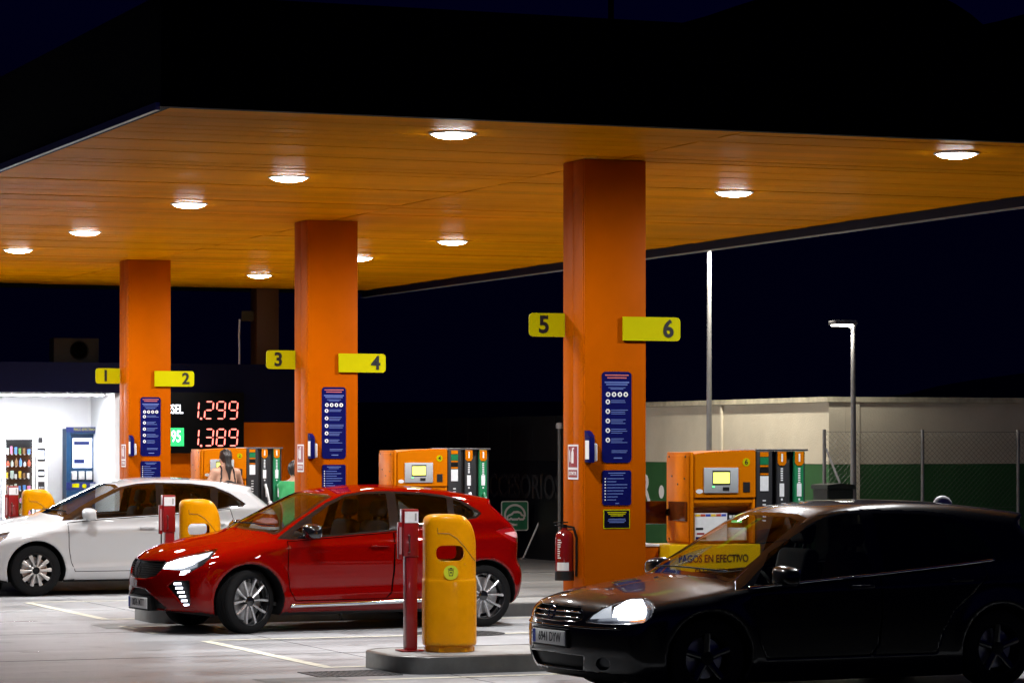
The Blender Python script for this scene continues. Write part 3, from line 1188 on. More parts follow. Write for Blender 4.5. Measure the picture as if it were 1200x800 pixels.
SPEC_BLACK = dict(
    L=4.20, W=0.88, H=1.485, wb=2.578, fx=0.88, wr=0.312, rim=0.205, tw=0.195, arch=0.352, flare=0.012,
    pf=0.07, pr=0.09, tumble=0.46, sweep=0.24, crown=0.065, hoodcrown=0.03, cf=0.32, cp=2.6, cr=0.24, kst=0.10, qa=-R(26.3),
    top=[(-0.3, 0.56), (0.0, 0.70), (0.12, 0.76), (0.35, 0.82), (0.7, 0.875), (0.95, 0.905), (1.03, 0.935), (1.82, 1.38), (2.02, 1.44), (2.35, 1.475), (2.75, 1.485),
         (3.2, 1.47), (3.6, 1.43), (3.98, 1.385), (4.4, 1.32)],
    nose=[(0.1, 0.16), (0.2, 0.06), (0.27, 0.02), (0.36, 0.0), (0.52, 0.0), (0.58, 0.02), (0.66, 0.035), (0.75, 0.07), (0.85, 0.18), (0.95, 0.34), (1.5, 0.9)],
    tail=[(0.2, 0.12), (0.32, 0.03), (0.45, 0.0), (0.6, 0.01), (0.66, 0.04), (0.85, 0.05), (0.97, 0.07), (1.03, 0.12), (1.32, 0.36), (1.345, 0.23), (1.5, 0.24)],
    side=[(0.1, -0.09), (0.2, -0.05), (0.27, -0.02), (0.40, -0.012), (0.52, -0.005), (0.70, 0.0), (0.82, -0.006), (0.92, -0.025), (1.0, -0.04), (1.5, -0.04)],
    belt=[(0, 0.84), (1.2, 0.86), (2.4, 0.92), (3.4, 1.0), (4.0, 1.03)],
    crease=[(0.77, 0.87, 0.010, 0.05)],
    trim=[(1.12, 0.825), (1.7, 0.865), (2.4, 0.915), (3.1, 0.975), (3.42, 1.005), (3.47, 1.07), (3.34, 1.26), (3.18, 1.355),
          (2.9, 1.395), (2.4, 1.412), (2.15, 1.402), (1.97, 1.365), (1.75, 1.265), (1.5, 1.11), (1.18, 0.885)],
    glass=[[(1.26, 0.852), (2.30, 0.925), (2.33, 1.388), (2.16, 1.38), (1.99, 1.345), (1.77, 1.24), (1.5, 1.09)],
           [(2.42, 0.935), (3.08, 0.992), (3.40, 1.025), (3.43, 1.07), (3.30, 1.25), (3.16, 1.335), (2.9, 1.375), (2.44, 1.388)]],
    screen=[(-0.2, 0.94), (0.55, 0.90), (0.68, 0.875), (0.69, 0.895), (0.60, 1.22), (0.54, 1.35), (0.40, 1.38), (-0.2, 1.395)],
    rearglass=[(-0.2, 1.0), (0.50, 1.02), (0.60, 1.04), (0.50, 1.28), (-0.2, 1.30)],
    headlight=[(0.255, 0.59), (0.30, 0.64), (0.38, 0.695), (0.48, 0.735), (0.60, 0.762), (0.69, 0.765), (0.735, 0.74), (0.745, 0.69), (0.725, 0.635), (0.67, 0.597), (0.5, 0.582), (0.36, 0.58)],
    grille=[(-0.30, 0.70), (0.0, 0.70), (0.22, 0.695), (0.24, 0.62), (0.20, 0.59), (-0.30, 0.57)],
    intake=[(-0.30, 0.34), (0.06, 0.34), (0.24, 0.33), (0.24, 0.22), (-0.30, 0.22)],
    fog=ell(0.38, 0.28, 0.05, 0.05, 16),
    taillight=[(3.70, 0.88), (3.72, 1.02), (3.86, 1.04), (4.02, 0.99), (4.02, 0.85), (3.8, 0.84)],
    doors=[[(1.22, 0.80), (1.7, 0.85), (2.355, 0.90), (2.36, 0.60), (2.34, 0.38), (2.28, 0.30), (1.36, 0.30), (1.30, 0.42), (1.27, 0.6)],
           [(2.363, 0.902), (3.1, 0.962), (3.30, 0.98), (3.34, 0.9), (3.2, 0.76), (3.02, 0.62), (2.92, 0.45), (2.87, 0.30), (2.288, 0.30), (2.348, 0.38), (2.368, 0.6)]],
    handles=[(2.18, 0.83), (3.08, 0.865)], mirror=(1.46, 0.93), plate=(-0.005, 0.455), plate_text='6941 DYW', cabin=1.12, dash=0.79,
    brightline=[(1.22, 0.838), (1.7, 0.875), (2.4, 0.925), (3.1, 0.984), (3.42, 1.015)], rim_style='plain', floor_z=0.11)
# ================================================================ the place
def structure(o):
    o['kind'] = 'structure'
    return o


ISL = (24.4, 32.1, 39.8)                 # rows of pump islands (Y)
WHICH = ('nearest', 'middle', 'farthest')
NUM = (('5', '6'), ('3', '4'), ('1', '2'))

# ---- materials of the setting
M_orange = mat('orange column paint', (0.42, 0.080, 0.0), 0.42, spec=0.02, noise=0.09, nscale=1.6, rvar=0.06)
M_ceil = mat('orange ceiling plank', (0.76, 0.265, 0.0), 0.42, spec=0.004, noise=0.12, nscale=1.1, rnd=0.10, rvar=0.08)
M_pump = mat('orange pump paint', (0.55, 0.150, 0.0005), 0.35, spec=0.08, noise=0.05, nscale=4)
M_yel = mat('bin yellow', (0.80, 0.31, 0.0005), 0.32, spec=0.15, coat=0.2, noise=0.08, nscale=5, rvar=0.08)
M_signy = mat('sign yellow', (0.46, 0.42, 0.001), 0.4, spec=0.06, noise=0.03, nscale=6)
M_navy = mat('navy cladding', (0.0006, 0.0007, 0.011), 0.6, spec=0.08, noise=0.1, nscale=2)
M_dark = mat('dark fascia', (0.003, 0.003, 0.004), 0.7, spec=0.08, noise=0.1, nscale=2)
M_alu = mat('aluminium edge', (0.75, 0.75, 0.76), 0.45, 0.2, noise=0.1, nscale=6)
M_blue = mat('poster blue', (0.003, 0.004, 0.075), 0.5, spec=0.06, noise=0.05, nscale=6)
M_pale = mat('pale print', (0.10, 0.15, 0.42), 0.5)
M_white = mat('white print', (0.78, 0.78, 0.78), 0.45)
M_black = mat('black print', (0.010, 0.010, 0.012), 0.45)
M_redp = mat('red post paint', (0.27, 0.006, 0.008), 0.32, coat=0.3, noise=0.08, nscale=6)
M_redx = mat('extinguisher red', (0.20, 0.006, 0.006), 0.22, coat=0.7)
M_kerb = mat('kerb steel', (0.17, 0.17, 0.165), 0.34, 0.85, noise=0.25, nscale=3, rvar=0.12)
M_cream = mat('cream render', (0.52, 0.475, 0.37), 0.8, noise=0.10, nscale=1.5, bump=0.3, bscale=40)
M_green = mat('green wall band', (0.012, 0.085, 0.016), 0.7, noise=0.12, nscale=2, bump=0.25, bscale=40)
M_pole = mat('lamp post grey', (0.22, 0.22, 0.22), 0.45, 0.3, noise=0.1, nscale=5)
M_signg = mat('sign green', (0.02, 0.20, 0.10), 0.4)
M_shopw = mat('shop white', (0.78, 0.78, 0.79), 0.45, noise=0.03, nscale=2)
M_grey = mat('light grey panel', (0.42, 0.44, 0.45), 0.4)


def concrete():
    m, nt, b = nodes_of('forecourt concrete')
    L = nt.links
    tc = nt.nodes.new('ShaderNodeTexCoord')
    big = nt.nodes.new('ShaderNodeTexNoise')
    big.inputs['Scale'].default_value = 0.35
    big.inputs['Detail'].default_value = 7
    big.inputs['Roughness'].default_value = 0.6
    fine = nt.nodes.new('ShaderNodeTexNoise')
    fine.inputs['Scale'].default_value = 14
    fine.inputs['Detail'].default_value = 8
    fine.inputs['Roughness'].default_value = 0.75
    mp = nt.nodes.new('ShaderNodeMapping')
    mp.inputs['Scale'].default_value = (0.25, 1.6, 1)
    streak = nt.nodes.new('ShaderNodeTexNoise')          # tyre and wash streaks run along the lanes
    streak.inputs['Scale'].default_value = 1.3
    streak.inputs['Detail'].default_value = 5
    L.new(tc.outputs['Object'], big.inputs['Vector'])
    L.new(tc.outputs['Object'], fine.inputs['Vector'])
    L.new(tc.outputs['Object'], mp.inputs['Vector'])
    L.new(mp.outputs[0], streak.inputs['Vector'])

    def rng(src, a, b_, lo, hi):
        r = nt.nodes.new('ShaderNodeMapRange')
        r.inputs[1].default_value = lo
        r.inputs[2].default_value = hi
        r.inputs[3].default_value = a
        r.inputs[4].default_value = b_
        L.new(src, r.inputs[0])
        return r.outputs[0]

    def mul(a, b_):
        q = nt.nodes.new('ShaderNodeMath')
        q.operation = 'MULTIPLY'
        L.new(a, q.inputs[0])
        L.new(b_, q.inputs[1])
        return q.outputs[0]
    v = mul(mul(rng(big.outputs[0], 0.84, 1.08, 0.3, 0.7), rng(fine.outputs[0], 0.88, 1.1, 0.3, 0.7)),
            rng(streak.outputs[0], 0.76, 1.08, 0.3, 0.62))
    spots = nt.nodes.new('ShaderNodeTexNoise')               # old oil drips
    spots.inputs['Scale'].default_value = 2.6
    spots.inputs['Detail'].default_value = 3
    L.new(tc.outputs['Object'], spots.inputs['Vector'])
    v = mul(v, rng(spots.outputs[0], 1.0, 0.62, 0.60, 0.70))
    mx = nt.nodes.new('ShaderNodeMix')
    mx.data_type = 'RGBA'
    mx.blend_type = 'MULTIPLY'
    mx.inputs[0].default_value = 1
    mx.inputs[6].default_value = (0.325, 0.328, 0.338, 1)
    L.new(v, mx.inputs[7])
    L.new(mx.outputs[2], b.inputs['Base Color'])
    L.new(rng(streak.outputs[0], 0.26, 0.55, 0.3, 0.7), b.inputs['Roughness'])
    bp = nt.nodes.new('ShaderNodeBump')
    bp.inputs['Strength'].default_value = 0.12
    bp.inputs['Distance'].default_value = 0.01
    L.new(fine.outputs[0], bp.inputs['Height'])
    L.new(bp.outputs[0], b.inputs['Normal'])
    return m


M_conc = concrete()
M_asph = mat('asphalt', (0.032, 0.032, 0.033), 0.9, spec=0.15, noise=0.25, nscale=3, bump=0.3, bscale=80)
M_line = mat('worn lane paint', (0.60, 0.58, 0.47), 0.5, noise=0.22, nscale=7)
M_hill = mat('dark hillside', (0.006, 0.009, 0.006), 0.9, noise=0.3, nscale=0.02)


def sheet(name, x0, x1, y0, y1, z, m, parent=None):
    me = bpy.data.meshes.new(name)
    me.from_pydata([(x0, y0, z), (x1, y0, z), (x1, y1, z), (x0, y1, z)], [], [(0, 1, 2, 3)])
    return obj(name, me, m, parent)


ground = structure(sheet('ground', -1500, 1500, -1500, 1500, -0.008, M_asph))
fore = structure(sheet('forecourt', 5.1, 60, 19.9, 75, 0.0, M_conc))


def strip(a, b, w=0.11):
    a, b = Vector((*a, 0)), Vector((*b, 0))
    d = (b - a).normalized()
    n = Vector((-d.y, d.x, 0)) * w / 2
    me = bpy.data.meshes.new('painted_line')
    me.from_pydata([(v.x, v.y, 0.004) for v in (a - n, b - n, b + n, a + n)], [], [(0, 1, 2, 3)])
    obj('painted_line', me, M_line, fore)


for k, yi in enumerate(ISL):
    d = yi - ISL[0]
    strip((8.25, 28.70 + d), (14.6, 28.66 + d))
    strip((8.19, 28.63 + d), (8.19, 24.93 + d))
    strip((8.14, 24.86 + d), (8.62, 24.86 + d))
    strip((8.05, 23.42 + d), (14.4, 23.52 + d))
strip((8.05, 31.30), (8.05, 29.9), 0.09)
# expansion joints sawn into the slab
for x in (8.9, 12.9, 17.0):
    box('slab_joint', x - 0.004, x + 0.004, 20, 60, -0.02, 0.0015, M_asph, fore)
for y in (18.5, 22.4, 26.6, 30.3, 34.4, 42.1):
    box('slab_joint', 5.11, 19, y - 0.004, y + 0.004, -0.02, 0.0015, M_asph, fore)

M_iron = mat('cast iron', (0.05, 0.05, 0.05), 0.55, 0.6, noise=0.3, nscale=30)
for (px, py, lab) in ((538, 742, 'round iron manhole cover behind the yellow bin nearest the camera'),
                      (628, 716, 'round iron manhole cover on the forecourt left of the hanging extinguisher'),
                      (560, 741.5, None)):
    if lab is None:
        continue
    X, Y = on_g(px, py)
    mh = thing('manhole_cover', lab, 'manhole', (X, Y, 0))
    lathe('frame', [(0.46, 0.001), (0.46, 0.006), (0.40, 0.007), (0.40, 0.001)], M_iron, mh, 32)
    bm = bmesh.new()
    add_lathe(bm, [(0.395, 0.001), (0.395, 0.005), (0.001, 0.005)], 32)
    for i in range(-4, 5):
        w = math.sqrt(max(0.0, 0.36 ** 2 - (i * 0.08) ** 2))
        add_box(bm, i * 0.08 - 0.015, i * 0.08 + 0.015, -w, w, 0.004, 0.009)
    obj('lid', to_me(bm, 'lid'), M_iron, mh)
X, Y = on_g(410, 789)
dr = thing('drain_grate', 'dark metal drain grate set in the floor before the nearest island', 'drain', (X, Y, 0))
bm = bmesh.new()
add_box(bm, -0.36, 0.36, -0.30, -0.26, 0.0, 0.006)
add_box(bm, -0.36, 0.36, 0.26, 0.30, 0.0, 0.006)
add_box(bm, -0.36, -0.32, -0.26, 0.26, 0.0, 0.006)
add_box(bm, 0.32, 0.36, -0.26, 0.26, 0.0, 0.006)
obj('frame', to_me(bm, 'frame'), M_iron, dr)
bm = bmesh.new()
for i in range(13):
    add_box(bm, -0.30 + i * 0.05 - 0.012, -0.30 + i * 0.05 + 0.012, -0.26, 0.26, 0.0, 0.005)
obj('bars', to_me(bm, 'bars'), M_iron, dr)
for (px, py, w, dpt) in ((165, 733, 0.9, 0.7), (352, 796, 0.7, 0.4)):
    X, Y = on_g(px, py)
    sheet('repair_patch', X - w / 2, X + w / 2, Y - dpt / 2, Y + dpt / 2, 0.003, mat('patched concrete', (0.16, 0.16, 0.155), 0.6, noise=0.2, nscale=6), fore)

# ---- hills behind, black against the sky
def hill(name, prof, dist, depth):
    bm = bmesh.new()
    rows = []
    for (px, py) in prof:
        k = (px - 600) / FPX
        z = CAM_H + (HOR - py) / FPX * dist
        row = []
        for (dd, zz) in ((-depth, -2.0), (-depth * 0.4, z * 0.62), (0, z), (depth, -2.0)):
            Z = dist + dd
            l = k * dist
            row.append(bm.verts.new((Z * SN + l * CS, Z * CS - l * SN, zz)))
        rows.append(row)
    for A, B in zip(rows, rows[1:]):
        for i in range(3):
            bm.faces.new((A[i], B[i], B[i + 1], A[i + 1]))
    return structure(obj(name, to_me(bm, name, True), M_hill))


hill('hills', [(-900, 476), (200, 472), (700, 470), (980, 470), (1060, 462), (1100, 452), (1140, 445), (1200, 437), (1300, 428), (1500, 436), (2200, 470)], 420, 120)

# ---- canopy
CX0, CX1, CY0, CY1, CZ = 5.82, 15.95, 21.5, 46.5, 4.34
can = thing('canopy', 'wide dark canopy roof with orange plank ceiling over the pumps', 'canopy', (0, 0, 0))
box('roof_deck', CX0 + 0.1, CX1 - 0.1, CY0 + 0.1, CY1 - 0.1, CZ + 0.03, CZ + 0.60, M_dark, can)
box('front_fascia', CX0, CX1, CY0, CY0 + 0.09, CZ - 0.01, CZ + 0.80, M_dark, can)
box('rear_fascia', CX0, CX1, CY1 - 0.09, CY1, CZ - 0.05, CZ + 0.80, M_dark, can)
box('side_fascia', CX0, CX0 + 0.09, CY0 + 0.092, CY1 - 0.092, CZ - 0.01, CZ + 0.80, M_dark, can)
box('side_fascia', CX1 - 0.09, CX1, CY0 + 0.092, CY1 - 0.092, CZ - 0.10, CZ + 0.80, M_navy, can)
box('edge_trim', CX0 - 0.035, CX0 - 0.002, CY0 + 0.02, CY1, CZ - 0.035, CZ + 0.02, M_alu, can)
box('edge_trim', CX1 - 0.095, CX1 + 0.004, CY0 + 0.02, CY1, CZ - 0.110, CZ - 0.102, M_pole, can)
PW = 0.30
SEAM = 10.57
bmA = bmesh.new()
add_box(bmA, 0, SEAM - 0.012 - CX0 - 0.095, 0.003, PW - 0.003, 0, 0.022)
meA = to_me(bmA, 'ceiling_plank')
bmB = bmesh.new()
add_box(bmB, 0, CX1 - 0.095 - SEAM - 0.012, 0.003, PW - 0.003, 0, 0.022)
meB = to_me(bmB, 'ceiling_plank')
ny = int((CY1 - CY0 - 0.2) / PW)
rg = random.Random(3)
for i in range(ny):
    y = CY0 + 0.1 + i * PW
    for me, x in ((meA, CX0 + 0.095), (meB, SEAM + 0.012)):
        obj('ceiling_plank', me, M_ceil, can, loc=(x, y, CZ + rg.uniform(-0.0035, 0.0035)), rot=(rg.uniform(-0.006, 0.006), 0, 0))

def spot(name, parent, loc, power, ang, blend, col=(1, 0.93, 0.80), rad=0.08, rot=(0, 0, 0)):
    l = bpy.data.lights.new(name, 'SPOT')
    l.energy = power
    l.color = col
    l.spot_size = R(ang)
    l.spot_blend = blend
    l.shadow_soft_size = rad
    o = bpy.data.objects.new(name, l)
    COL.objects.link(o)
    o.parent = parent
    o.location = loc
    o.rotation_euler = rot
    return o


# lamps in the ceiling: two rows
M_led = mat('canopy lamp', (1, 1, 1), emit=LAMP_L, ecol=(1.0, 0.99, 0.97))
M_ring = mat('lamp housing', (0.75, 0.75, 0.75), 0.4)
LY = (22.58, 26.85, 30.2, 34.62, 38.1, 42.55)
ORD = ('first', 'second', 'third', 'fourth', 'fifth', 'sixth')
for rx, rn, ys in ((8.47, 'left', LY), (12.98, 'right', LY)):
    for j, y in enumerate(ys):
        if rn == 'left' and j == 5:
            pass
        lm = thing('ceiling_light', 'round white ceiling light, %s from the front in the %s row' % (ORD[j], rn), 'ceiling light', (rx, y, CZ), 0, 'round lights in the canopy ceiling')
        lathe('housing', [(0.19, 0.004), (0.19, -0.012), (0.168, -0.016), (0.166, 0.004), (0.19, 0.004)], M_ring, lm, 32)
        lathe('diffuser', [(0.166, -0.004), (0.158, -0.020), (0.125, -0.036), (0.07, -0.046), (0.0, -0.049)], M_led, lm, 32)
        spot('lamp_beam', lm, (0, 0, -0.055), LAMP_W * (0.70 if j == 0 else 1.0), 138, 0.85, col=(0.96, 0.98, 1.0), rad=0.16, rot=(0, R(-27 if rn == 'left' else 27), 0))

# dark wavy board standing on the roof behind the front fascia
RBY = CY0 + 1.2
rb = thing('roof_board', 'black wavy-topped board standing on the canopy roof', 'roof board', (0, RBY, 0))
rp = [(775, 34), (800, 27), (832, 18), (870, 5), (905, -6), (950, -14), (1010, -20), (1060, -16), (1100, -5), (1120, 5), (1138, 17), (1152, 29), (1175, 24), (1200, 17), (1260, 2), (1330, 6), (1400, 34)]
pts = [(on_y(x, RBY)[0], hz(y, on_y(x, RBY)[1])) for x, y in rp]
plate('board', [(pts[0][0], CZ + 0.602)] + [(pts[-1][0], CZ + 0.602)] + pts[::-1], 0.0, 0.12, M_dark, rb)
for q in (11.4, 13.0, 14.6):
    tube('brace', [(q, 0.121, CZ + 1.1), (q, 0.75, CZ + 0.605)], 0.03, M_dark, rb, 8)

# ---- columns
CW, CD, CXL = 0.58, 0.48, 10.27
FRONT = 0.22                              # front face lies this far before the island axis


def poster_lines(parent, spec, y):
    for (m, rects) in spec:
        bm = bmesh.new()
        for (x0, x1, z0, z1) in rects:
            v = [bm.verts.new(p) for p in ((x0, y, z0), (x1, y, z0), (x1, y, z1), (x0, y, z1))]
            bm.faces.new(v)
        obj('printed_text', to_me(bm, 'printed_text'), m, parent)['kind'] = 'stuff'


rg = random.Random(11)
IC = []
for k, yi in enumerate(ISL):
    w = WHICH[k]
    yf = yi - FRONT
    c = thing('canopy_column', 'square orange column between number signs %s and %s' % NUM[k], 'column', (CXL, yf, 0.15), 0, 'orange columns of the canopy')
    hgt = CZ - 0.15 - 0.004
    box('core', 0.03, CW - 0.03, 0.03, CD - 0.03, 0, hgt, M_dark, c)
    box('front_panel', 0.004, CW - 0.004, 0.0, 0.022, 0.0, hgt, M_orange, c, 0.004)
    box('back_panel', 0.004, CW - 0.004, CD - 0.022, CD, 0.0, hgt, M_orange, c, 0.004)
    h = CD - 0.048
    box('side_panel', 0.0, 0.022, 0.0245, 0.024 + h * 0.52 - 0.003, 0.0, hgt, M_orange, c, 0.003)
    box('side_panel', 0.0, 0.022, 0.024 + h * 0.52 + 0.003, 0.0235 + h, 0.0, hgt, M_orange, c, 0.003)
    box('side_panel', CW - 0.022, CW, 0.0245, 0.0235 + h, 0.0, hgt, M_orange, c, 0.003)
    # number signs
    Z0 = (yf) * CS + CXL * SN
    for side, num in ((-1, NUM[k][0]), (1, NUM[k][1])):
        if side > 0:
            x0, x1, y0 = 10.62, 11.16, yf - 0.020
        else:
            x0, x1, y0 = on_y(620, 24.4 - FRONT + 0.43)[0], 10.266, yf + 0.43
        zc = (2.89, 2.785, 2.765)[k] + (0.04 if side < 0 else 0.0)
        hh = 0.102
        s_ = thing('number_sign', ('yellow number sign jutting out left of the %s orange column' if side < 0 else 'yellow number sign fixed across the right edge of the %s orange column') % w, 'sign', ((x0 + x1) / 2, y0, zc), 0, 'yellow pump number signs')
        W2 = (x1 - x0) / 2
        r = 0.035
        pts = []
        if side > 0:
            pts = [(-W2, -hh), ] + [(W2 - r + r * math.sin(R(a)), -hh + r - r * math.cos(R(a))) for a in (0, 30, 60, 90)] + \
                  [(W2 - r + r * math.cos(R(a)), hh - r + r * math.sin(R(a))) for a in (0, 30, 60, 90)] + [(-W2, hh)]
        else:
            pts = [(W2, -hh), (W2, hh)] + [(-W2 + r - r * math.sin(R(a)), hh - r + r * math.cos(R(a))) for a in (0, 30, 60, 90)] + \
                  [(-W2 + r - r * math.cos(R(a)), -hh + r - r * math.sin(R(a))) for a in (0, 30, 60, 90)]
        plate('board', pts, -0.008, 0.008, M_signy, s_)
        text('number', num, 0.205, ((W2 - 0.115) if side > 0 else (-W2 + 0.135), -0.0105, -0.004), M_black, s_, bold=0.006, depth=0.0015)
        box('bracket', (-W2 + 0.02) if side > 0 else W2 - 0.05, (-W2 + 0.05) if side > 0 else W2 - 0.012, 0.0085, 0.0195 if side > 0 else 0.03, -0.06, 0.06, M_blk, s_)
    # boards on the front face
    bx = 10.57
    b1 = thing('info_board', 'tall blue instruction board with white icons on the %s column' % w, 'notice', (bx, yf, 1.74), 0, 'tall blue boards on the columns')
    plate('panel', rrect(0.275, 0.78, 0.035, c=(0, 0.39)), -0.008, 0.0, M_blue, b1)
    rects = [(-0.11, 0.11, 0.745, 0.755), (-0.09, 0.09, 0.722, 0.732)]
    pr = [(-0.115 , 0.115, 0.682, 0.694), (-0.10, 0.10, 0.664, 0.674), (-0.08, 0.08, 0.640, 0.646), (-0.06, 0.06, 0.628, 0.634)]
    for q in range(5):
        zz = 0.53 - q * 0.082
        for r_ in range(3 if q else 2):
            pr.append((-0.055, -0.055 + rg.uniform(0.10, 0.165), zz - r_ * 0.016, zz - r_ * 0.016 + 0.006))
    pr += [(-0.05, 0.10, 0.10, 0.106), (-0.05, 0.09, 0.085, 0.091), (-0.03, 0.05, 0.035, 0.045)]
    poster_lines(b1, ((mat('red print', (0.5, 0.12, 0.10), 0.5), rects), (M_pale, pr)), -0.0095)
    for (ix, iz) in [(-0.082 + 0.055 * q, 0.585) for q in range(4)] + [(-0.085, 0.522 - 0.082 * q) for q in range(5)]:
        ic = lathe('icon', [(0.0, -0.0085), (0.021, -0.0085), (0.021, -0.0098), (0.0, -0.0098)], M_white, b1, 16, 'y', c=(ix, 0, iz))
        box('glyph', ix - 0.007, ix + 0.007, -0.0112, -0.0100, iz - 0.009, iz + 0.009, M_blue, ic)
    b2 = thing('info_board', 'small blue list board below the tall one on the %s column' % w, 'notice', (bx, yf, 1.375), 0, 'small blue boards on the columns')
    plate('panel', rrect(0.27, 0.30, 0.02, c=(0, 0.15)), -0.007, 0.0, M_blue, b2)
    pr = [(-0.08, 0.08, 0.272, 0.280), (-0.06, 0.06, 0.255, 0.261)]
    for q in range(8):
        zz = 0.225 - q * 0.026
        pr.append((-0.09, -0.09 + rg.uniform(0.08, 0.19), zz, zz + 0.007))
    pr.append((-0.015, 0.02, 0.012, 0.020))
    poster_lines(b2, ((M_pale, pr), (M_white, [(-0.115, -0.103, 0.223 - q * 0.026, 0.234 - q * 0.026) for q in range(8)])), -0.0085)
    if k == 0:
        b3 = thing('info_board', 'little dark notice with yellow border low on the nearest column', 'notice', (bx, yf, 1.175), 0)
        plate('panel', rrect(0.25, 0.165, 0.004, c=(0, 0.082)), -0.005, 0.0, M_signy, b3)
        plate('sheet', rrect(0.232, 0.147, 0.004, c=(0, 0.082)), -0.0075, -0.0052, M_navy, b3)
        poster_lines(b3, ((M_signy, [(-0.09, 0.09, 0.135, 0.143), (-0.08, 0.08, 0.121, 0.129), (-0.06, 0.06, 0.107, 0.114)]),
                          (M_pale, [(-0.08, 0.08, 0.078, 0.085), (-0.085, 0.085, 0.064, 0.071), (-0.07, 0.07, 0.050, 0.057)])), -0.0085)
    # fire-point sign on the left face
    fs = thing('fire_sign', 'red and white fire extinguisher sign on the side of the %s column' % w, 'sign', (CXL, yf + 0.24, 1.745), 0, 'fire signs on the columns')
    plate('panel', rrect(0.22, 0.30, 0.006), -0.005, 0.0, M_white, fs, plane='yz')
    bm = bmesh.new()
    add_plate(bm, rrect(0.19, 0.18, 0.004, c=(0, 0.045)), -0.0068, -0.0052, 'yz')
    add_plate(bm, rrect(0.19, 0.065, 0.004, c=(0, -0.10)), -0.0068, -0.0052, 'yz')
    obj('red_field', to_me(bm, 'red_field'), M_redp, fs)
    bm = bmesh.new()
    add_plate(bm, [(-0.02, -0.01), (0.03, -0.01), (0.03, 0.08), (0.015, 0.10), (0.015, 0.12), (-0.03, 0.125), (-0.03, 0.112), (-0.005, 0.108), (-0.02, 0.08)], -0.0082, -0.0070, 'yz')
    add_plate(bm, [(0.05, 0.0), (0.065, 0.0), (0.075, 0.09), (0.06, 0.11)], -0.0082, -0.0070, 'yz')
    obj('pictogram', to_me(bm, 'pictogram'), M_white, fs)
    text('lettering', 'EXTINTOR', 0.045, (-0.0075, 0, -0.10), M_white, fs, bold=0.001, depth=0.0006, sx=0.75, rot=(0, 0, R(-90)))
    # glove dispenser on the corner
    gd = thing('glove_dispenser', 'blue and white glove dispenser on the corner of the %s column' % w, 'dispenser', (CXL, yf, 1.74), 0, 'glove dispensers on the columns')
    box('case', 0.002, 0.050, -0.115, -0.001, 0.0, 0.22, M_blue, gd, 0.008)
    box('window', -0.0012, 0.0014, -0.10, -0.02, 0.03, 0.19, M_white, gd)
    plate('hood', [(-0.115, 0.221), (-0.001, 0.221), (-0.001, 0.275), (-0.05, 0.262)], 0.002, 0.050, M_blue, gd, plane='yz')
    box('roll', 0.052, 0.090, -0.085, -0.001, 0.012, 0.165, M_white, gd, 0.012)
    # fire extinguisher
    if k == 0:
        ex = thing('fire_extinguisher', 'red fire extinguisher hanging on the side of the nearest column', 'extinguisher', (CXL - 0.10, yf + 0.20, 0.735), 0)
        lathe('cylinder', [(0.0, 0.06), (0.078, 0.06), (0.08, 0.07), (0.08, 0.36), (0.072, 0.395), (0.045, 0.42), (0.026, 0.43), (0.026, 0.445), (0.0, 0.445)], M_redx, ex, 28)
        lathe('base_skirt', [(0.0, -0.005), (0.084, -0.005), (0.084, 0.075), (0.0815, 0.075)], M_black, ex, 28)
        bm = bmesh.new()
        add_box(bm, -0.018, 0.018, -0.018, 0.018, 0.44, 0.475, 0.005)
        add_box(bm, -0.10, 0.03, -0.012, 0.012, 0.487, 0.498, 0.004)
        add_box(bm, -0.085, 0.02, -0.010, 0.010, 0.460, 0.470, 0.004)
        obj('valve', to_me(bm, 'valve'), M_blk, ex)
        tube('hose', [(0.02, 0, 0.458), (0.07, -0.03, 0.45), (0.092, -0.05, 0.36), (0.09, -0.055, 0.15), (0.088, -0.05, 0.03)], 0.011, M_blk, ex)
        bm = bmesh.new()
        for a0, a1, z0, z1 in ((-165, -85, 0.08, 0.15),):
            n_ = 8
            va = [bm.verts.new((0.0808 * math.cos(R(a0 + (a1 - a0) * t / n_)), 0.0808 * math.sin(R(a0 + (a1 - a0) * t / n_)), z0)) for t in range(n_ + 1)]
            vb = [bm.verts.new((v.co.x, v.co.y, z1)) for v in va]
            for t in range(n_):
                bm.faces.new((va[t], va[t + 1], vb[t + 1], vb[t]))
        obj('label_sheet', to_me(bm, 'label_sheet', True), M_white, ex)
        bm = bmesh.new()
        for q in range(9):
            a0 = -160
            a1 = a0 + rg.uniform(14, 32)
            z0 = 0.185 + q * 0.019
            va = [bm.verts.new((0.0808 * math.cos(R(a0 + (a1 - a0) * t / 3)), 0.0808 * math.sin(R(a0 + (a1 - a0) * t / 3)), z0)) for t in range(4)]
            vb = [bm.verts.new((v.co.x, v.co.y, z0 + 0.009)) for v in va]
            for t in range(3):
                bm.faces.new((va[t], va[t + 1], vb[t + 1], vb[t]))
        obj('printed_text', to_me(bm, 'printed_text', True), M_white, ex)['kind'] = 'stuff'
        tube('wall_hook', [(0.03, 0, 0.43), (0.10, 0, 0.43)], 0.008, M_steel, ex)

# ---- islands
M_isl = mat('island concrete', (0.30, 0.30, 0.29), 0.6, noise=0.15, nscale=4, bump=0.2, bscale=40)
IX0, IX1, IH = 8.48, 14.2, 0.15


def isl_outline(x0, x1, hw, r):
    p = []
    for a in range(90, 271, 15):
        p.append((x0 + r + r * math.cos(R(a)), (hw - r) * (1 if a < 180 else -1) + r * math.sin(R(a))) if a != 180 else (x0, 0))
    for a in range(-90, 91, 15):
        p.append((x1 - r + r * math.cos(R(a)), (hw - r) * (1 if a > 0 else -1) + r * math.sin(R(a))) if a != 0 else (x1, 0))
    return p


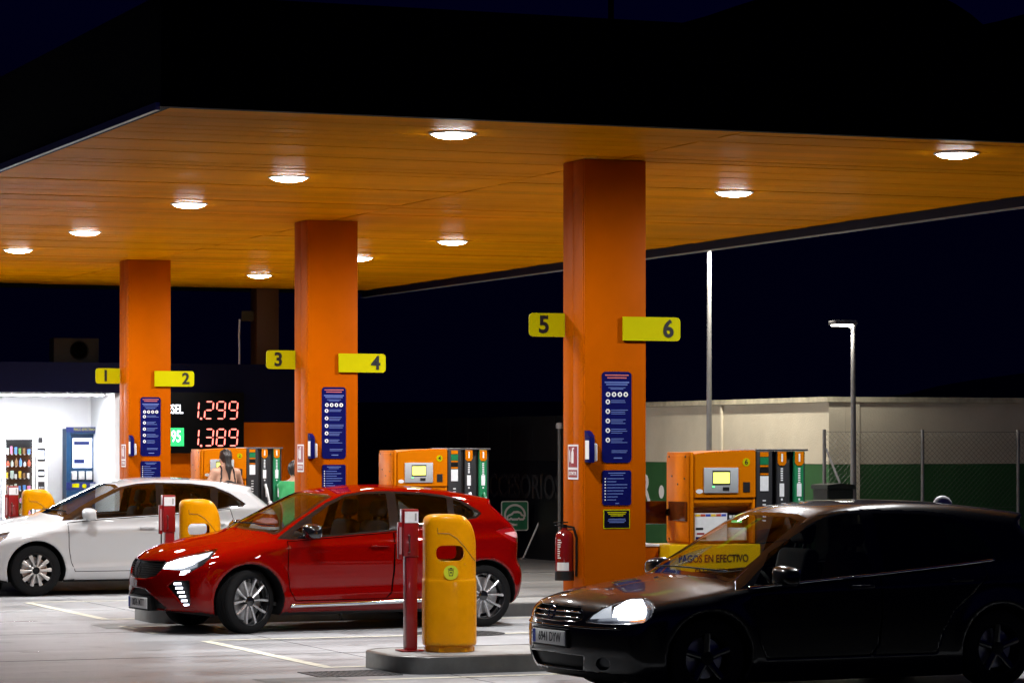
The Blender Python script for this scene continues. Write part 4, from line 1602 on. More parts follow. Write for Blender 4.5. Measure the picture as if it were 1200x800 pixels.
for k, yi in enumerate(ISL):
    it = thing('pump_island', '%s raised pump island with steel kerb and rounded end' % WHICH[k], 'island', (0, yi, 0), 0, 'pump islands')
    out = isl_outline(IX0, IX1, 0.60, 0.34)
    inn = isl_outline(IX0 + 0.035, IX1 - 0.035, 0.565, 0.305)
    n = len(out)
    bm = bmesh.new()
    lev = [(out, 0.0), (out, IH - 0.012), ([(a * 0.75 + b[0] * 0.25, c * 0.75 + b[1] * 0.25) for (a, c), b in zip(out, inn)], IH - 0.002),
           ([(a * 0.5 + b[0] * 0.5, c * 0.5 + b[1] * 0.5) for (a, c), b in zip(out, inn)], IH), (inn, IH), (inn, IH - 0.03)]
    rings = [[bm.verts.new((x, y, z)) for x, y in pl] for pl, z in lev]
    for A, B in zip(rings, rings[1:]):
        for i in range(n):
            bm.faces.new((A[i], A[(i + 1) % n], B[(i + 1) % n], B[i]))
    bmesh.ops.recalc_face_normals(bm, faces=bm.faces)
    obj('kerb', to_me(bm, 'kerb', 40), M_kerb, it)
    bm = bmesh.new()
    bm.faces.new([bm.verts.new((x, y, IH - 0.004)) for x, y in inn])
    obj('top_slab', to_me(bm, 'top_slab'), M_isl, it)

# ---- pumps
M_dispg = mat('pump display', (0.72, 0.75, 0.18), 0.4, emit=1.1, ecol=(0.80, 0.82, 0.16))
M_lcdg = mat('pump lamp green', (0.1, 0.8, 0.2), 0.4, emit=1.5, ecol=(0.15, 0.9, 0.3))
M_pumpd = mat('pump dark panel', (0.022, 0.022, 0.024), 0.38, noise=0.1, nscale=10)
M_ngreen = mat('nozzle green', (0.008, 0.16, 0.06), 0.35)
M_nozw = mat('nozzle grip white', (0.70, 0.71, 0.72), 0.35)
M_pyel = mat('pedestal yellow', (0.60, 0.36, 0.002), 0.4, spec=0.15, noise=0.03, nscale=6)
M_lab = mat('paper label', (0.74, 0.75, 0.76), 0.5, noise=0.06, nscale=30)
M_cav = mat('pump recess', (0.36, 0.13, 0.012), 0.5)
M_brown = mat('smoked panel', (0.085, 0.022, 0.005), 0.12, coat=0.7)


def make_pump(num, label, X, yi):
    """front faces -y; origin at the front left foot on the island"""
    p = thing('fuel_pump', label, 'fuel pump', (X, yi - 0.25, IH), 0, 'fuel pumps on the islands')
    D, mw, tw = 0.50, 0.62, 1.13
    z = lambda h: h - IH
    # lower pedestal and sides
    box('pedestal', -0.22, mw + 0.035, -0.035, D - 0.02, 0.0, z(1.03), M_pyel, p, 0.012)
    text('lettering', 'PAGOS EN EFECTIVO', 0.092, (0.20, -0.0375, z(0.905)), M_black, p, bold=0.0012, depth=0.001, sx=0.77)
    text('lettering', 'EN CAJERO', 0.092, (0.20, -0.0375, z(0.785)), M_black, p, bold=0.0012, depth=0.001, sx=0.77)
    # recessed bay between pedestal and head
    box('side_cheek', 0.0, 0.028, 0.0, D, z(1.032), z(1.83), M_pump, p, 0.008)
    box('side_cheek', mw - 0.028, mw, 0.0, D, z(1.032), z(1.428), M_pump, p, 0.008)
    box('bay_back', 0.03, mw - 0.03, 0.10, D - 0.06, z(1.035), z(1.425), M_cav, p)
    plate('bay_roof', [(0.0, 0.055), (D * 0.19, 0.02), (D * 0.19, 0.09), (0.0, 0.09)], 0.0295, mw - 0.0295, M_pump, p, plane='yz').location = (0, 0.002, z(1.335))
    lb = box('price_label', 0.05, 0.36, 0.028, 0.0985, z(1.06), z(1.30), M_lab, p)
    cols = ((0.8, 0.55, 0.02), (0.5, 0.06, 0.02), (0.03, 0.06, 0.4))
    for q in range(6):
        box('stripe', 0.055 + q * 0.05, 0.10 + q * 0.05, 0.0262, 0.0275, z(1.272), z(1.292), mat('stripe %d' % (q % 3), cols[q % 3], 0.5), lb)
    box('stripe', 0.06, 0.13, 0.0262, 0.0275, z(1.155), z(1.175), M_black, lb)
    box('stripe', 0.07, 0.14, 0.0262, 0.0275, z(1.115), z(1.13), M_redp, lb)
    box('stripe', 0.06, 0.16, 0.0262, 0.0275, z(1.075), z(1.095), M_blue, lb)
    kp = box('card_reader', 0.39, 0.57, 0.07, 0.0985, z(1.20), z(1.30), M_pumpd, p, 0.006)
    for q in range(5):
        box('key', 0.40 + q * 0.033, 0.424 + q * 0.033, 0.064, 0.0695, z(1.255), z(1.28), M_lab, kp)
    box('slot', 0.42, 0.52, 0.064, 0.0695, z(1.215), z(1.235), M_lcdg if num == '6' else M_lab, kp)
    box('receipt_tray', 0.39, 0.57, 0.06, 0.0985, z(1.06), z(1.17), M_lab, p, 0.006)
    # head
    hd = plate('head', [(0.030, z(1.430)), (mw, z(1.430)), (mw, z(1.846)), (mw * 0.62, z(1.842)), (mw * 0.30, z(1.832)), (0.06, z(1.818)), (0.030, z(1.81))],
               -0.012, D + 0.012, M_pump, p, bevel=0.008)
    box('screen_bezel', 0.115, 0.445, -0.024, -0.0125, z(1.475), z(1.695), M_grey, hd, 0.005)
    box('display_frame', 0.195, 0.365, -0.0262, -0.0245, z(1.545), z(1.67), M_black, hd)
    box('display', 0.202, 0.358, -0.0285, -0.0264, z(1.558), z(1.655), M_dispg, hd)
    box('keypad', 0.295, 0.355, -0.0275, -0.0245, z(1.496), z(1.526), M_black, hd)
    box('indicator', 0.195, 0.215, -0.0275, -0.0245, z(1.522), z(1.536), M_lcdg, hd)
    box('speaker_grid', 0.495, 0.56, -0.0165, -0.0125, z(1.482), z(1.568), M_black, hd)
    bd = lathe('number_badge', [(0.0, -0.0125), (0.036, -0.0125), (0.036, -0.0150), (0.0, -0.0150)], M_signy, hd, 24, 'y', c=(0.525, 0, z(1.742)))
    text('badge_number', num, 0.062, (0.525, -0.0162, z(1.742)), M_black, hd, bold=0.001, depth=0.0006)
    plate('oval_sticker', ell(0.075, z(1.49), 0.034, 0.02, 20), -0.0142, -0.0124, M_lab, hd)
    # left side service panel
    box('side_panel', -0.014, -0.001, 0.02, D - 0.02, z(1.05), z(1.80), M_pump, p, 0.006)
    for (yy, zz) in ((0.10, 1.60), (0.36, 1.62), (0.24, 1.55), (0.08, 1.79), (0.42, 1.79), (0.42, 1.07)):
        lathe('bolt', [(0.0, -0.020), (0.008, -0.020), (0.010, -0.0145), (0.0, -0.0145)], M_pumpd, p, 10, 'x', c=(0, yy, z(zz)))
    box('smoked_panel', -0.026, -0.0145, 0.04, 0.42, z(1.23), z(1.40), M_brown, p, 0.004)
    box('smoked_flap', -0.36, -0.03, 0.44, 0.46, z(1.20), z(1.40), M_brown, p, 0.004)
    box('flap_arm', -0.03, -0.0145, 0.43, 0.455, z(1.27), z(1.33), M_blk, p)
    # hose bay
    hb = box('hose_bay', mw + 0.006, tw, 0.05, D - 0.05, 0.0, z(1.836), M_pumpd, p, 0.006)
    box('bay_cap', mw + 0.004, tw + 0.004, 0.0, D, z(1.838), z(1.855), M_steel, p)
    tp = box('tariff_panel', mw + 0.008, mw + 0.165, 0.0, 0.048, z(0.4), z(1.836), M_pumpd, p, 0.005)
    for (za, zb, mm) in ((1.79, 1.83, M_pump), (1.72, 1.785, M_ngreen), (1.70, 1.715, M_pump), (1.65, 1.69, M_blk), (1.63, 1.645, M_pump), (1.49, 1.62, M_lab)):
        box('tariff_label', mw + 0.045, mw + 0.125, -0.006, -0.0005, z(za), z(zb), mm, tp)
    for q in range(6):
        box('slot_mark', mw + 0.070, mw + 0.100, -0.005, -0.0005, z(1.40 - q * 0.035), z(1.412 - q * 0.035), M_lab, tp)
    for (nx, gm, nm) in ((mw + 0.255, M_pumpd, 'white'), (mw + 0.425, M_ngreen, 'green')):
        st = box('nozzle_column', nx - 0.045, nx + 0.045, -0.004, 0.048, z(0.55), z(1.836), gm, p, 0.006)
        cap = [(nx - 0.042, z(1.832)), (nx - 0.042, z(1.735))] + [(nx - 0.022 + 0.0, z(1.712)), (nx + 0.022, z(1.712))] + [(nx + 0.042, z(1.735)), (nx + 0.042, z(1.832))]
        plate('grade_cap', cap, -0.010, -0.0045, M_pump, st)
        box('grade_name', nx - 0.008, nx + 0.008, -0.0118, -0.0103, z(1.745), z(1.815), M_lab, st)
        bm = bmesh.new()
        rr_ = random.Random(5 if nm == 'white' else 6)
        n_ = 6 if nm == 'white' else 9
        for q in range(n_):
            add_box(bm, nx - 0.011, nx + 0.011, -0.0062, -0.0045, z(1.69 - q * 0.020 - 0.012), z(1.69 - q * 0.020))
        obj('printed_text', to_me(bm, 'printed_text'), M_lab, st)['kind'] = 'stuff'
        box('grade_label', nx - 0.022, nx + 0.022, -0.0075, -0.0045, z(1.44), z(1.555), M_lab, st)
        lathe('round_mark', [(0.0, -0.0045), (0.010, -0.0045), (0.010, -0.007), (0.0, -0.007)], M_lab, st, 12, 'y', c=(nx, 0, z(1.415)))
        # nozzle hanging in its boot: grip slopes down to a round spout guard
        nz = tube('nozzle', [(nx + 0.005, -0.02, z(1.36)), (nx + 0.012, -0.05, z(1.30)), (nx + 0.028, -0.075, z(1.20)), (nx + 0.04, -0.08, z(1.14))],
                  [0.018, 0.020, 0.018, 0.016], M_nozw if nm == 'white' else M_ngreen, p, 12)
        g = bmesh.new()
        add_box(g, nx - 0.004, nx + 0.016, -0.075, -0.045, z(1.19), z(1.31), 0.006)
        obj('grip', to_me(g, 'grip', 40), M_nozw, nz)
        lathe('spout_guard', [(0.0, -0.130), (0.026, -0.122), (0.032, -0.10), (0.026, -0.078), (0.0, -0.07)], M_nozw, nz, 16, 'y', c=(nx + 0.048, 0, z(1.11)))
        pts = []
        for q in range(15):
            t = q / 14
            pts.append((nx + 0.045 + 0.03 * math.sin(t * math.pi), -0.10 - 0.08 * math.sin(t * math.pi), z(1.10 - 0.85 * math.sin(t * math.pi * 0.62)) if t < 0.8 else z(0.27 + (t - 0.8) * 1.0)))
        tube('hose', pts, 0.014, M_blk, p, 8)
    box('plinth', mw + 0.04, tw + 0.01, 0.03, D - 0.03, 0.0, 0.06, M_blk, p)
    return p


PXS = 11.26
for k, yi in enumerate(ISL):
    make_pump(NUM[k][1], 'orange fuel pump with yellow badge number %s beside the %s column' % (NUM[k][1], WHICH[k]), PXS, yi)
# low orange guard between column and pump
for k, yi in enumerate(ISL):
    g = thing('pump_guard', 'low orange box between the %s column and its pump' % WHICH[k], 'box', (10.87, yi - 0.1, IH), 0, 'orange boxes between column and pump')
    box('case', 0, 0.15, 0, 0.3, 0, 0.86, M_orange, g, 0.006)
    box('lid', -0.008, 0.158, -0.008, 0.308, 0.862, 0.885, M_lab, g, 0.004)

# ---- litter bins and red posts
def make_bin(label, X, Y):
    b = thing('litter_bin', label, 'litter bin', (X, Y, IH), R(-12), 'yellow litter bins on the islands')
    Rb, H = 0.228, 1.155

    def ztop(x):
        x0 = 0.03
        a = np.clip((x - x0) / (Rb * 1.01 - x0), 0, 1)
        return H - 0.33 * (1 - np.sqrt(np.maximum(0.0, 1 - a ** 2.3))) - 0.02 * np.clip((-x - 0.1) / 0.13, 0, 1) ** 2

    def f(x, y, z):
        r = (np.abs(x / Rb) ** 2.5 + np.abs(y / Rb) ** 2.5) ** (1 / 2.5)
        side = (r - 1) * Rb
        # upper hood is a shade narrower than the drum
        side = side + 0.006 * np.clip((z - 0.605) / 0.01, 0, 1)
        top = (z - ztop(x)) * 0.8
        a = smax(side, top, 0.05)
        return smax(a, 0.05 - z, 0.02)
    V, Q = surface_nets(f, (-0.27, -0.27, 0.0), (0.27, 0.27, 1.2), 0.016)
    bm = bmesh.new()
    vs = [bm.verts.new(v) for v in V]
    for q in Q:
        bm.faces.new([vs[i] for i in q]).smooth = True
    slot = rrect(0.235, 0.128, 0.05, c=(-0.025, 0.832))
    pf = cut(bm, slot, (0, 2), lambda c: c.y < 0)
    hole2 = cut(bm, slot, (0, 2), lambda c: c.y > 0)
    hole2.free()
    recess(pf, (0, 0.035, 0))
    # leave only the rim walls: one looks right through the hood
    bmesh.ops.delete(pf, geom=[fc for fc in pf.faces if abs(fc.normal.y) > 0.8], context='FACES')
    # hood (above the seam) is a part of its own
    hood = cut(bm, [(-0.4, 0.612), (0.4, 0.612), (0.4, 1.3), (-0.4, 1.3)], (0, 2))
    obj('drum', to_me(bm, 'drum', True), M_yel, b)
    ho = obj('hood', to_me(hood, 'hood', True), M_yel, b)
    md = ho.modifiers.new('shell', 'SOLIDIFY')
    md.thickness = 0.008
    md.offset = -1
    obj('slot_rim', to_me(pf, 'slot_rim', True), M_yel, b)
    lathe('seam', [(Rb * 1.0 + 0.0, 0.600), (Rb * 1.0, 0.606)], M_blk, b, 32).scale = (0.985, 0.985, 1)
    lathe('liner', [(0.0, 0.70), (0.19, 0.70), (0.195, 0.10), (0.0, 0.10)], M_blk, b, 24)
    # lid outline scored into the hood: follows the front of it
    bm = bmesh.new()
    path = [(-0.13, 1.045), (-0.125, 1.00), (-0.035, 0.998), (0.03, 0.96), (0.10, 0.885), (0.165, 0.80), (0.20, 0.765)]
    P = []
    for a_, c_ in zip(path, path[1:]):
        for t in range(4):
            P.append((a_[0] + (c_[0] - a_[0]) * t / 4, a_[1] + (c_[1] - a_[1]) * t / 4))
    P.append(path[-1])
    xs = np.array([q[0] for q in P])
    zs = np.array([q[1] for q in P])
    lo, hi = np.zeros(len(P)), np.full(len(P), 0.3)
    for _ in range(30):
        m_ = (lo + hi) / 2
        v = f(xs, -m_, zs) < 0
        lo, hi = np.where(v, m_, lo), np.where(v, hi, m_)
    add_tube(bm, [(x, -y - 0.0005, z) for x, y, z in zip(xs, lo, zs)], 0.0035, 6)
    obj('lid_groove', to_me(bm, 'lid_groove'), mat('yellow groove', (0.20, 0.09, 0.006), 0.6), b)
    st = lathe('sticker', [(0.0, -0.001), (0.062, -0.001), (0.062, 0.001), (0.0, 0.001)], mat('sticker lime', (0.62, 0.66, 0.02), 0.5), b, 28, 'y')
    st.location = (-0.02, -Rb - 0.0015, 0.672)
    bm = bmesh.new()
    o_, i_ = [(-0.022, 0.022), (0.022, 0.022), (0.017, -0.03), (-0.017, -0.03)], [(-0.016, 0.016), (0.016, 0.016), (0.012, -0.024), (-0.012, -0.024)]
    A = [bm.verts.new((x, -0.0016, z)) for x, z in o_]
    B = [bm.verts.new((x, -0.0016, z)) for x, z in i_]
    for q in range(4):
        bm.faces.new((A[q], A[(q + 1) % 4], B[(q + 1) % 4], B[q]))
    for (x0, x1, z0, z1) in ((-0.027, 0.027, 0.027, 0.033), (-0.009, 0.009, 0.033, 0.039), (-0.007, 0.007, -0.008, 0.006)):
        bm.faces.new([bm.verts.new((x, -0.0016, zz)) for x, zz in ((x0, z0), (x1, z0), (x1, z1), (x0, z1))])
    obj('bin_pictogram', to_me(bm, 'bin_pictogram'), M_black, st)
    lathe('foot_ring', [(0.0, 0.0), (0.205, 0.0), (0.21, 0.045), (0.20, 0.055), (0.0, 0.055)], M_yel, b, 32)
    for a in range(0, 360, 60):
        box('foot', 0.18 * math.cos(R(a)) - 0.03, 0.18 * math.cos(R(a)) + 0.03, 0.18 * math.sin(R(a)) - 0.04, 0.18 * math.sin(R(a)) + 0.04, 0.001, 0.035, M_yel, b)
    return b


def make_post(label, X, Y):
    p = thing('red_post', label, 'post', (X, Y, IH), 0, 'red posts on the islands')
    box('foot_plate', -0.10, 0.10, -0.09, 0.09, 0.0, 0.012, M_redp, p, 0.003)
    box('column', -0.045, 0.055, -0.045, 0.045, 0.012, 1.02, M_redp, p, 0.008)
    box('head_box', -0.072, 0.062, -0.055, 0.055, 0.80, 1.20, M_redp, p, 0.008)
    lb = box('label_plate', -0.065, 0.056, -0.0595, -0.0555, 1.085, 1.18, M_lab, p)
    for q in range(4):
        box('print', 0.025 + 0.004 * q, 0.027 + 0.004 * q, -0.0605, -0.0597, 1.10, 1.165, M_black, lb)
    box('side_flag', -0.108, -0.0725, -0.02, 0.02, 0.78, 1.09, M_redp, p, 0.004)
    box('flag_print', -0.1005, -0.0805, -0.0215, -0.0203, 0.82, 1.05, mat('faded white print', (0.5, 0.28, 0.28), 0.5), p)
    tube('handle', [(-0.03, -0.055, 0.98), (-0.03, -0.085, 0.975), (-0.03, -0.085, 0.84), (-0.03, -0.055, 0.835)], 0.007, M_steel, p, 8)
    return p


for k, yi in enumerate(ISL):
    make_bin('yellow round-topped litter bin on the left end of the %s island' % WHICH[k], 9.12, yi + 0.0)
    make_post('slim red post with white top label on the %s island' % WHICH[k], 8.80, yi + 0.1)

# ---- shop at the far end
SY = 45.2
sx = lambda px: on_y(px, SY)[0]
sz = lambda py: hz(py, SY * 1.024)
shop = thing('shop_building', 'far shop building with navy fascia and bright white alcove', 'building', (0, 0, 0))
XL, XM, XR = 1.5, 11.62, 14.35
box('fascia', XL, XM, SY - 0.1, SY + 1.5, 2.67, 3.12, M_navy, shop)
box('upper_wall', XM + 0.002, XR, SY, SY + 4, 2.235, 3.118, M_navy, shop)
box('lower_wall', XM + 0.002, XR - 0.003, SY + 0.012, SY + 4, 0, 2.233, M_orange, shop)
box('alcove_back', XL, XM - 0.003, SY + 1.502, SY + 1.62, 0, 3.1, M_shopw, shop)
box('alcove_side', XM - 0.10, XM, SY + 0.02, SY + 1.5, 0.002, 2.668, M_shopw, shop)
box('alcove_side', XL, XL + 0.1, SY + 0.02, SY + 1.5, 0.002, 2.668, M_shopw, shop)
box('roof', XL, XR, SY + 1.63, SY + 6, 2.9, 3.10, M_dark, shop)
M_strip = mat('alcove light strip', (1, 1, 1), emit=150.0, ecol=(0.93, 0.96, 1.0))
for (a, b) in ((2.5, 5.4), (5.6, 8.5), (8.7, 11.4)):
    ls = thing('strip_light', 'white strip light over the %s of the shop alcove' % ('left end' if a < 4 else 'middle' if a < 7 else 'ticket kiosk end'), 'strip light', (a, SY + 0.12, 2.67), 0, 'strip lights of the alcove')
    box('tray', 0, b - a, 0, 0.14, -0.030, -0.002, M_alu, ls)
    box('diffuser', 0.02, b - a - 0.02, 0.02, 0.12, -0.044, -0.032, M_strip, ls)

# price sign with LED figures
ps = thing('price_sign', 'black price board with lit red figures behind the farthest column', 'sign', (0, 0, 0))
PY = SY - 0.16
ax = lambda px: on_y(px, PY)[0]
az = lambda py: hz(py, PY * 1.026)
box('panel', ax(150), ax(286), PY, SY - 0.003, az(531), az(459), mat('sign face black', (0.002, 0.002, 0.002), 0.5, spec=0.05), ps, 0.006)
M_seg = mat('red led', (1.0, 0.25, 0.2), emit=2.2, ecol=(1.0, 0.20, 0.16))
M_segw = mat('white led text', (1, 1, 1), emit=2.2, ecol=(0.85, 0.9, 1.0))
M_segg = mat('green lit box', (0.02, 0.5, 0.12), emit=0.75, ecol=(0.03, 0.75, 0.22))
SEG = {'0': 'abcdef', '1': 'bc', '2': 'abged', '3': 'abgcd', '8': 'abcdefg', '9': 'abcdfg'}


def digit(ch, x, z, w, h, y):
    t = 0.020
    s = {'a': (0.0, 1.0, w, 0), 'g': (0.0, 0.5, w, 0), 'd': (0.0, 0.0, w, 0), 'f': (0, 0.5, 0, 1), 'b': (1, 0.5, 0, 1), 'e': (0, 0, 0, 1), 'c': (1, 0, 0, 1)}
    sl = 0.015
    for q in SEG[ch]:
        if q in 'agd':
            zz = z + s[q][1] * h
            xx = x + sl * s[q][1]
            pts = [(xx + t * 0.8, zz), (xx + t * 1.5, zz + t / 2), (xx + w - t * 1.5, zz + t / 2), (xx + w - t * 0.8, zz), (xx + w - t * 1.5, zz - t / 2), (xx + t * 1.5, zz - t / 2)]
        else:
            z0 = z + s[q][1] * h
            xa = x + s[q][0] * w + sl * s[q][1]
            xb = xa + sl * 0.5
            pts = [(xa, z0 + t * 0.5), (xa + t / 2, z0 + t * 1.1), (xb + t / 2, z0 + h / 2 - t * 1.1), (xb, z0 + h / 2 - t * 0.5), (xb - t / 2, z0 + h / 2 - t * 1.1), (xa - t / 2, z0 + t * 1.1)]
        plate('segment', pts, y - 0.006, y - 0.001, M_seg, ps)


for (row, y0, y1) in (('1299', 470, 490), ('1389', 502.5, 522)):
    z0, z1 = az(y1), az(y0)
    for ch, p0 in zip(row, (222.5, 239.5, 253.5, 268)):
        digit(ch, ax(p0), z0, ax(p0 + 9.5) - ax(p0), z1 - z0, PY)
    plate('decimal_point', rrect(0.03, 0.03, 0.004, c=(ax(235.5), z0)), PY - 0.006, PY - 0.001, M_seg, ps)
text('grade_text', 'DIESEL', 0.19, (ax(214.5), PY - 0.004, az(479.5)), M_segw, ps, bold=0.003, depth=0.002, align='RIGHT', sx=0.68)
box('grade_box', ax(178), ax(215.5), PY - 0.006, PY - 0.001, az(522.5), az(501), M_segg, ps)
text('grade_text', '95', 0.24, (ax(212.0), PY - 0.010, az(511.5)), M_segw, ps, bold=0.003, depth=0.002, align='RIGHT', sx=0.64)

# vending machine
VY = SY + 0.72
vx = lambda px: on_y(px, VY)[0]
vz = lambda py: hz(py, VY * 1.012)
vm = thing('vending_machine', 'black-fronted snack vending machine standing in the white alcove', 'vending machine', (vx(1.5), VY, 0))
vw = vx(56) - vx(1.5)
vh = vz(510)
gw = vx(41) - vx(1.5)
bm = bmesh.new()
add_box(bm, 0, vw, 0.06, 0.74, 0.05, vh, 0.01)
obj('cabinet', to_me(bm, 'cabinet', 40), M_grey, vm)
box('window_frame', 0.02, gw, 0.0, 0.058, 0.5, vh - 0.02, M_alu, vm, 0.006)
box('interior', 0.05, gw - 0.03, -0.006, -0.002, 0.62, vh - 0.06, M_black, vm)
rgv = random.Random(4)
snackc = [(0.7, 0.1, 0.05), (0.75, 0.5, 0.05), (0.8, 0.8, 0.8), (0.1, 0.3, 0.7), (0.7, 0.25, 0.45), (0.5, 0.6, 0.55), (0.12, 0.4, 0.12), (0.35, 0.2, 0.1)]
nsh = 7
for r_ in range(nsh):
    z0 = 0.66 + r_ * (vh - 0.76) / nsh
    box('shelf', 0.055, gw - 0.035, -0.05, -0.007, z0 - 0.012, z0, M_blk, vm)
    for q in range(6):
        x0 = 0.065 + q * (gw - 0.13) / 6
        hh_ = rgv.uniform(0.06, 0.12)
        ww = (gw - 0.13) / 6 * rgv.uniform(0.5, 0.85)
        cc = rgv.choice(snackc)
        sm_ = mat('snack %d' % snackc.index(cc), cc, 0.4)
        if r_ in (0, 1, 2, 5):
            lathe('bottle', [(0.0, 0.0), (0.022, 0.0), (0.022, hh_ * 0.62), (0.008, hh_ * 0.85), (0.008, hh_), (0.0, hh_)], sm_, vm, 10, c=(x0 + 0.03, -0.03, z0 + 0.001))
        else:
            plate('snack', [(x0, z0 + 0.001), (x0 + ww, z0 + 0.001), (x0 + ww * 0.94, z0 + hh_ * 0.5), (x0 + ww, z0 + hh_), (x0, z0 + hh_ * 0.97), (x0 + ww * 0.06, z0 + hh_ * 0.5)], -0.042, -0.014, sm_, vm, bevel=0.004)
        box('price_tag', x0 + 0.01, x0 + 0.035, -0.053, -0.0505, z0 - 0.011, z0 - 0.001, M_lab, vm)
M_vled = mat('vending led', (1, 1, 1), emit=9.0, ecol=(0.95, 0.97, 1.0))
for q in (0.045, gw - 0.045):
    box('led_tube', q - 0.006, q + 0.006, -0.066, -0.056, 0.64, vh - 0.08, M_vled, vm)
box('glass_pane', 0.03, gw - 0.01, -0.075, -0.070, 0.55, vh - 0.04, glass('vending glass', (0.92, 0.93, 0.93)), vm)
box('control_panel', gw + 0.012, vw - 0.01, -0.02, 0.058, 0.45, vh - 0.01, M_alu, vm, 0.006)
for (z0, z1, m_, i0, i1) in ((1.92, 2.0, M_black, 0.03, 0.1), (1.64, 1.84, M_black, 0.02, 0.14), (1.40, 1.52, M_black, 0.03, 0.13), (1.0, 1.33, M_black, 0.03, 0.13)):
    box('control_unit', gw + 0.012 + i0, gw + 0.012 + i1, -0.028, -0.021, z0, z1, m_, vm)
M_scr = mat('lit screen', (0.8, 0.85, 1), emit=1.3, ecol=(0.75, 0.82, 1.0))
box('screen', gw + 0.042, gw + 0.132, -0.0305, -0.0285, 1.67, 1.80, M_scr, vm)
box('screen', gw + 0.052, gw + 0.130, -0.0305, -0.0285, 1.43, 1.48, M_scr, vm)
for r_ in range(4):
    for q in range(3):
        box('key', gw + 0.055 + q * 0.026, gw + 0.073 + q * 0.026, -0.0305, -0.0285, 1.08 + r_ * 0.05, 1.105 + r_ * 0.05, M_grey, vm)
for q in (0.05, vw - 0.09):
    box('foot', q, q + 0.05, 0.1, 0.7, 0.0, 0.05, M_blk, vm)

# blue payment kiosk
M_teal = mat('kiosk blue', (0.003, 0.045, 0.12), 0.35, noise=0.05, nscale=5)
M_teal2 = mat('kiosk dark blue', (0.002, 0.012, 0.11), 0.35)
KY = SY + 1.22
kx = lambda px: on_y(px, KY)[0]
kz = lambda py: hz(py, KY * 1.013)
kk = thing('payment_kiosk', 'blue payment kiosk with lit screen on the white alcove wall', 'kiosk', (kx(78), KY, 0))
kw = kx(118.5) - kx(78)
bm = bmesh.new()
add_box(bm, 0, 0.07, 0.0, 0.27, 0.0, kz(502))
add_box(bm, kw - 0.07, kw, 0.0, 0.27, 0.0, kz(502))
add_box(bm, 0.0705, kw - 0.0705, 0.0, 0.27, kz(508), kz(502) - 0.001)
add_box(bm, 0.0705, kw - 0.0705, 0.12, 0.27, 0.002, kz(508) - 0.001)
add_box(bm, 0.0705, kw - 0.0705, 0.0, 0.118, 0.002, kz(575))
obj('cabinet', to_me(bm, 'cabinet'), M_teal, kk)
box('header', -0.01, kw + 0.01, -0.02, -0.001, kz(506), kz(500), M_teal2, kk)
text('header_text', 'PAGO EFECTIVO', 0.055, (kw / 2, -0.022, kz(503)), M_signy, kk, depth=0.0008, sx=0.8)
box('screen', 0.12, kw - 0.12, 0.10, 0.118, kz(548), kz(513), M_scr, kk)
box('screen_text', 0.14, kw - 0.16, 0.097, 0.0995, kz(521), kz(517), M_teal2, kk)
box('screen_text', 0.14, kw - 0.24, 0.097, 0.0995, kz(543), kz(538), M_teal2, kk)
for q in range(3):
    box('dispenser_slot', 0.09 + q * 0.12, 0.18 + q * 0.12, 0.06, 0.118, kz(562), kz(552), M_alu, kk, 0.008)
box('control_band', -0.008, kw + 0.008, -0.02, -0.001, kz(574), kz(565), M_teal2, kk)
lathe('button', [(0.0, -0.021), (0.035, -0.021), (0.035, -0.035), (0.0, -0.035)], M_signy, kk, 16, 'y', c=(kw / 2, 0, kz(569.5)))
box('control_label', 0.08, 0.19, -0.024, -0.021, kz(571), kz(566.5), M_signy, kk)
box('control_label', kw - 0.18, kw - 0.06, -0.024, -0.021, kz(571), kz(566.5), M_grey, kk)

# wall poster by the alcove corner
wp = thing('wall_poster', 'tall blue and white price poster on the alcove wall by the farthest column', 'poster', (vx(129.5), SY + 0.3, vz(602)))
box('sheet', 0, vx(141) - vx(129.5), 0, 0.01, 0, vz(479) - vz(602), M_blue, wp)
for q in range(12):
    box('printed_row', 0.015, 0.13, -0.003, -0.0005, 0.06 + q * 0.12, 0.10 + q * 0.12, M_pale, wp)
box('post', 0.02, 0.06, 0.0105, 0.05, -vz(602), 0.5, M_alu, wp)

# things on the shop roof
AY = SY + 1.0
ac = thing('air_conditioner', 'grey air conditioner box with round fan on the shop roof', 'air conditioner', (on_y(63, AY)[0], AY, 3.122))
aw = on_y(116, AY)[0] - on_y(63, AY)[0]
box('case', 0, aw, 0, 0.3, 0.02, 0.40, mat('ac grey', (0.007, 0.007, 0.006), 0.6, noise=0.15, nscale=6), ac, 0.01)
lathe('fan_ring', [(0.15, 0.0), (0.15, -0.012), (0.135, -0.012), (0.135, 0.0)], M_blk, ac, 28, 'y', c=(aw * 0.56, 0, 0.21))
bm = bmesh.new()
for q in range(6):
    add_box(bm, aw * 0.56 - 0.135, aw * 0.56 + 0.135, -0.008, -0.003, 0.21 - 0.12 + q * 0.048, 0.21 - 0.115 + q * 0.048)
obj('fan_grille', to_me(bm, 'fan_grille'), M_blk, ac)
for q in (0.1, aw - 0.14):
    box('foot', q, q + 0.04, 0.02, 0.28, 0.0, 0.02, M_blk, ac)
RY = SY + 0.9
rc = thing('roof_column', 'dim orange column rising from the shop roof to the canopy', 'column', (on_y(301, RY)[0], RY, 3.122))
box('shaft', 0, 0.36, 0, 0.34, 0, CZ - 3.126, mat('shaded orange paint', (0.07, 0.024, 0.001), 0.6), rc, 0.006)  # orange column out of the lamps' reach: its shade is mixed into the colour
box('side_sign', -0.20, -0.004, 0.16, 0.18, 0.70, 0.86, mat('shaded yellow board', (0.045, 0.032, 0.002), 0.6), rc)  # yellow sign darkened in its colour, as it hangs unlit
mp_ = thing('roof_pipe', 'thin pale pipe standing on the shop roof left of the dim column', 'pipe', (on_y(280.5, RY)[0], RY, 3.122))
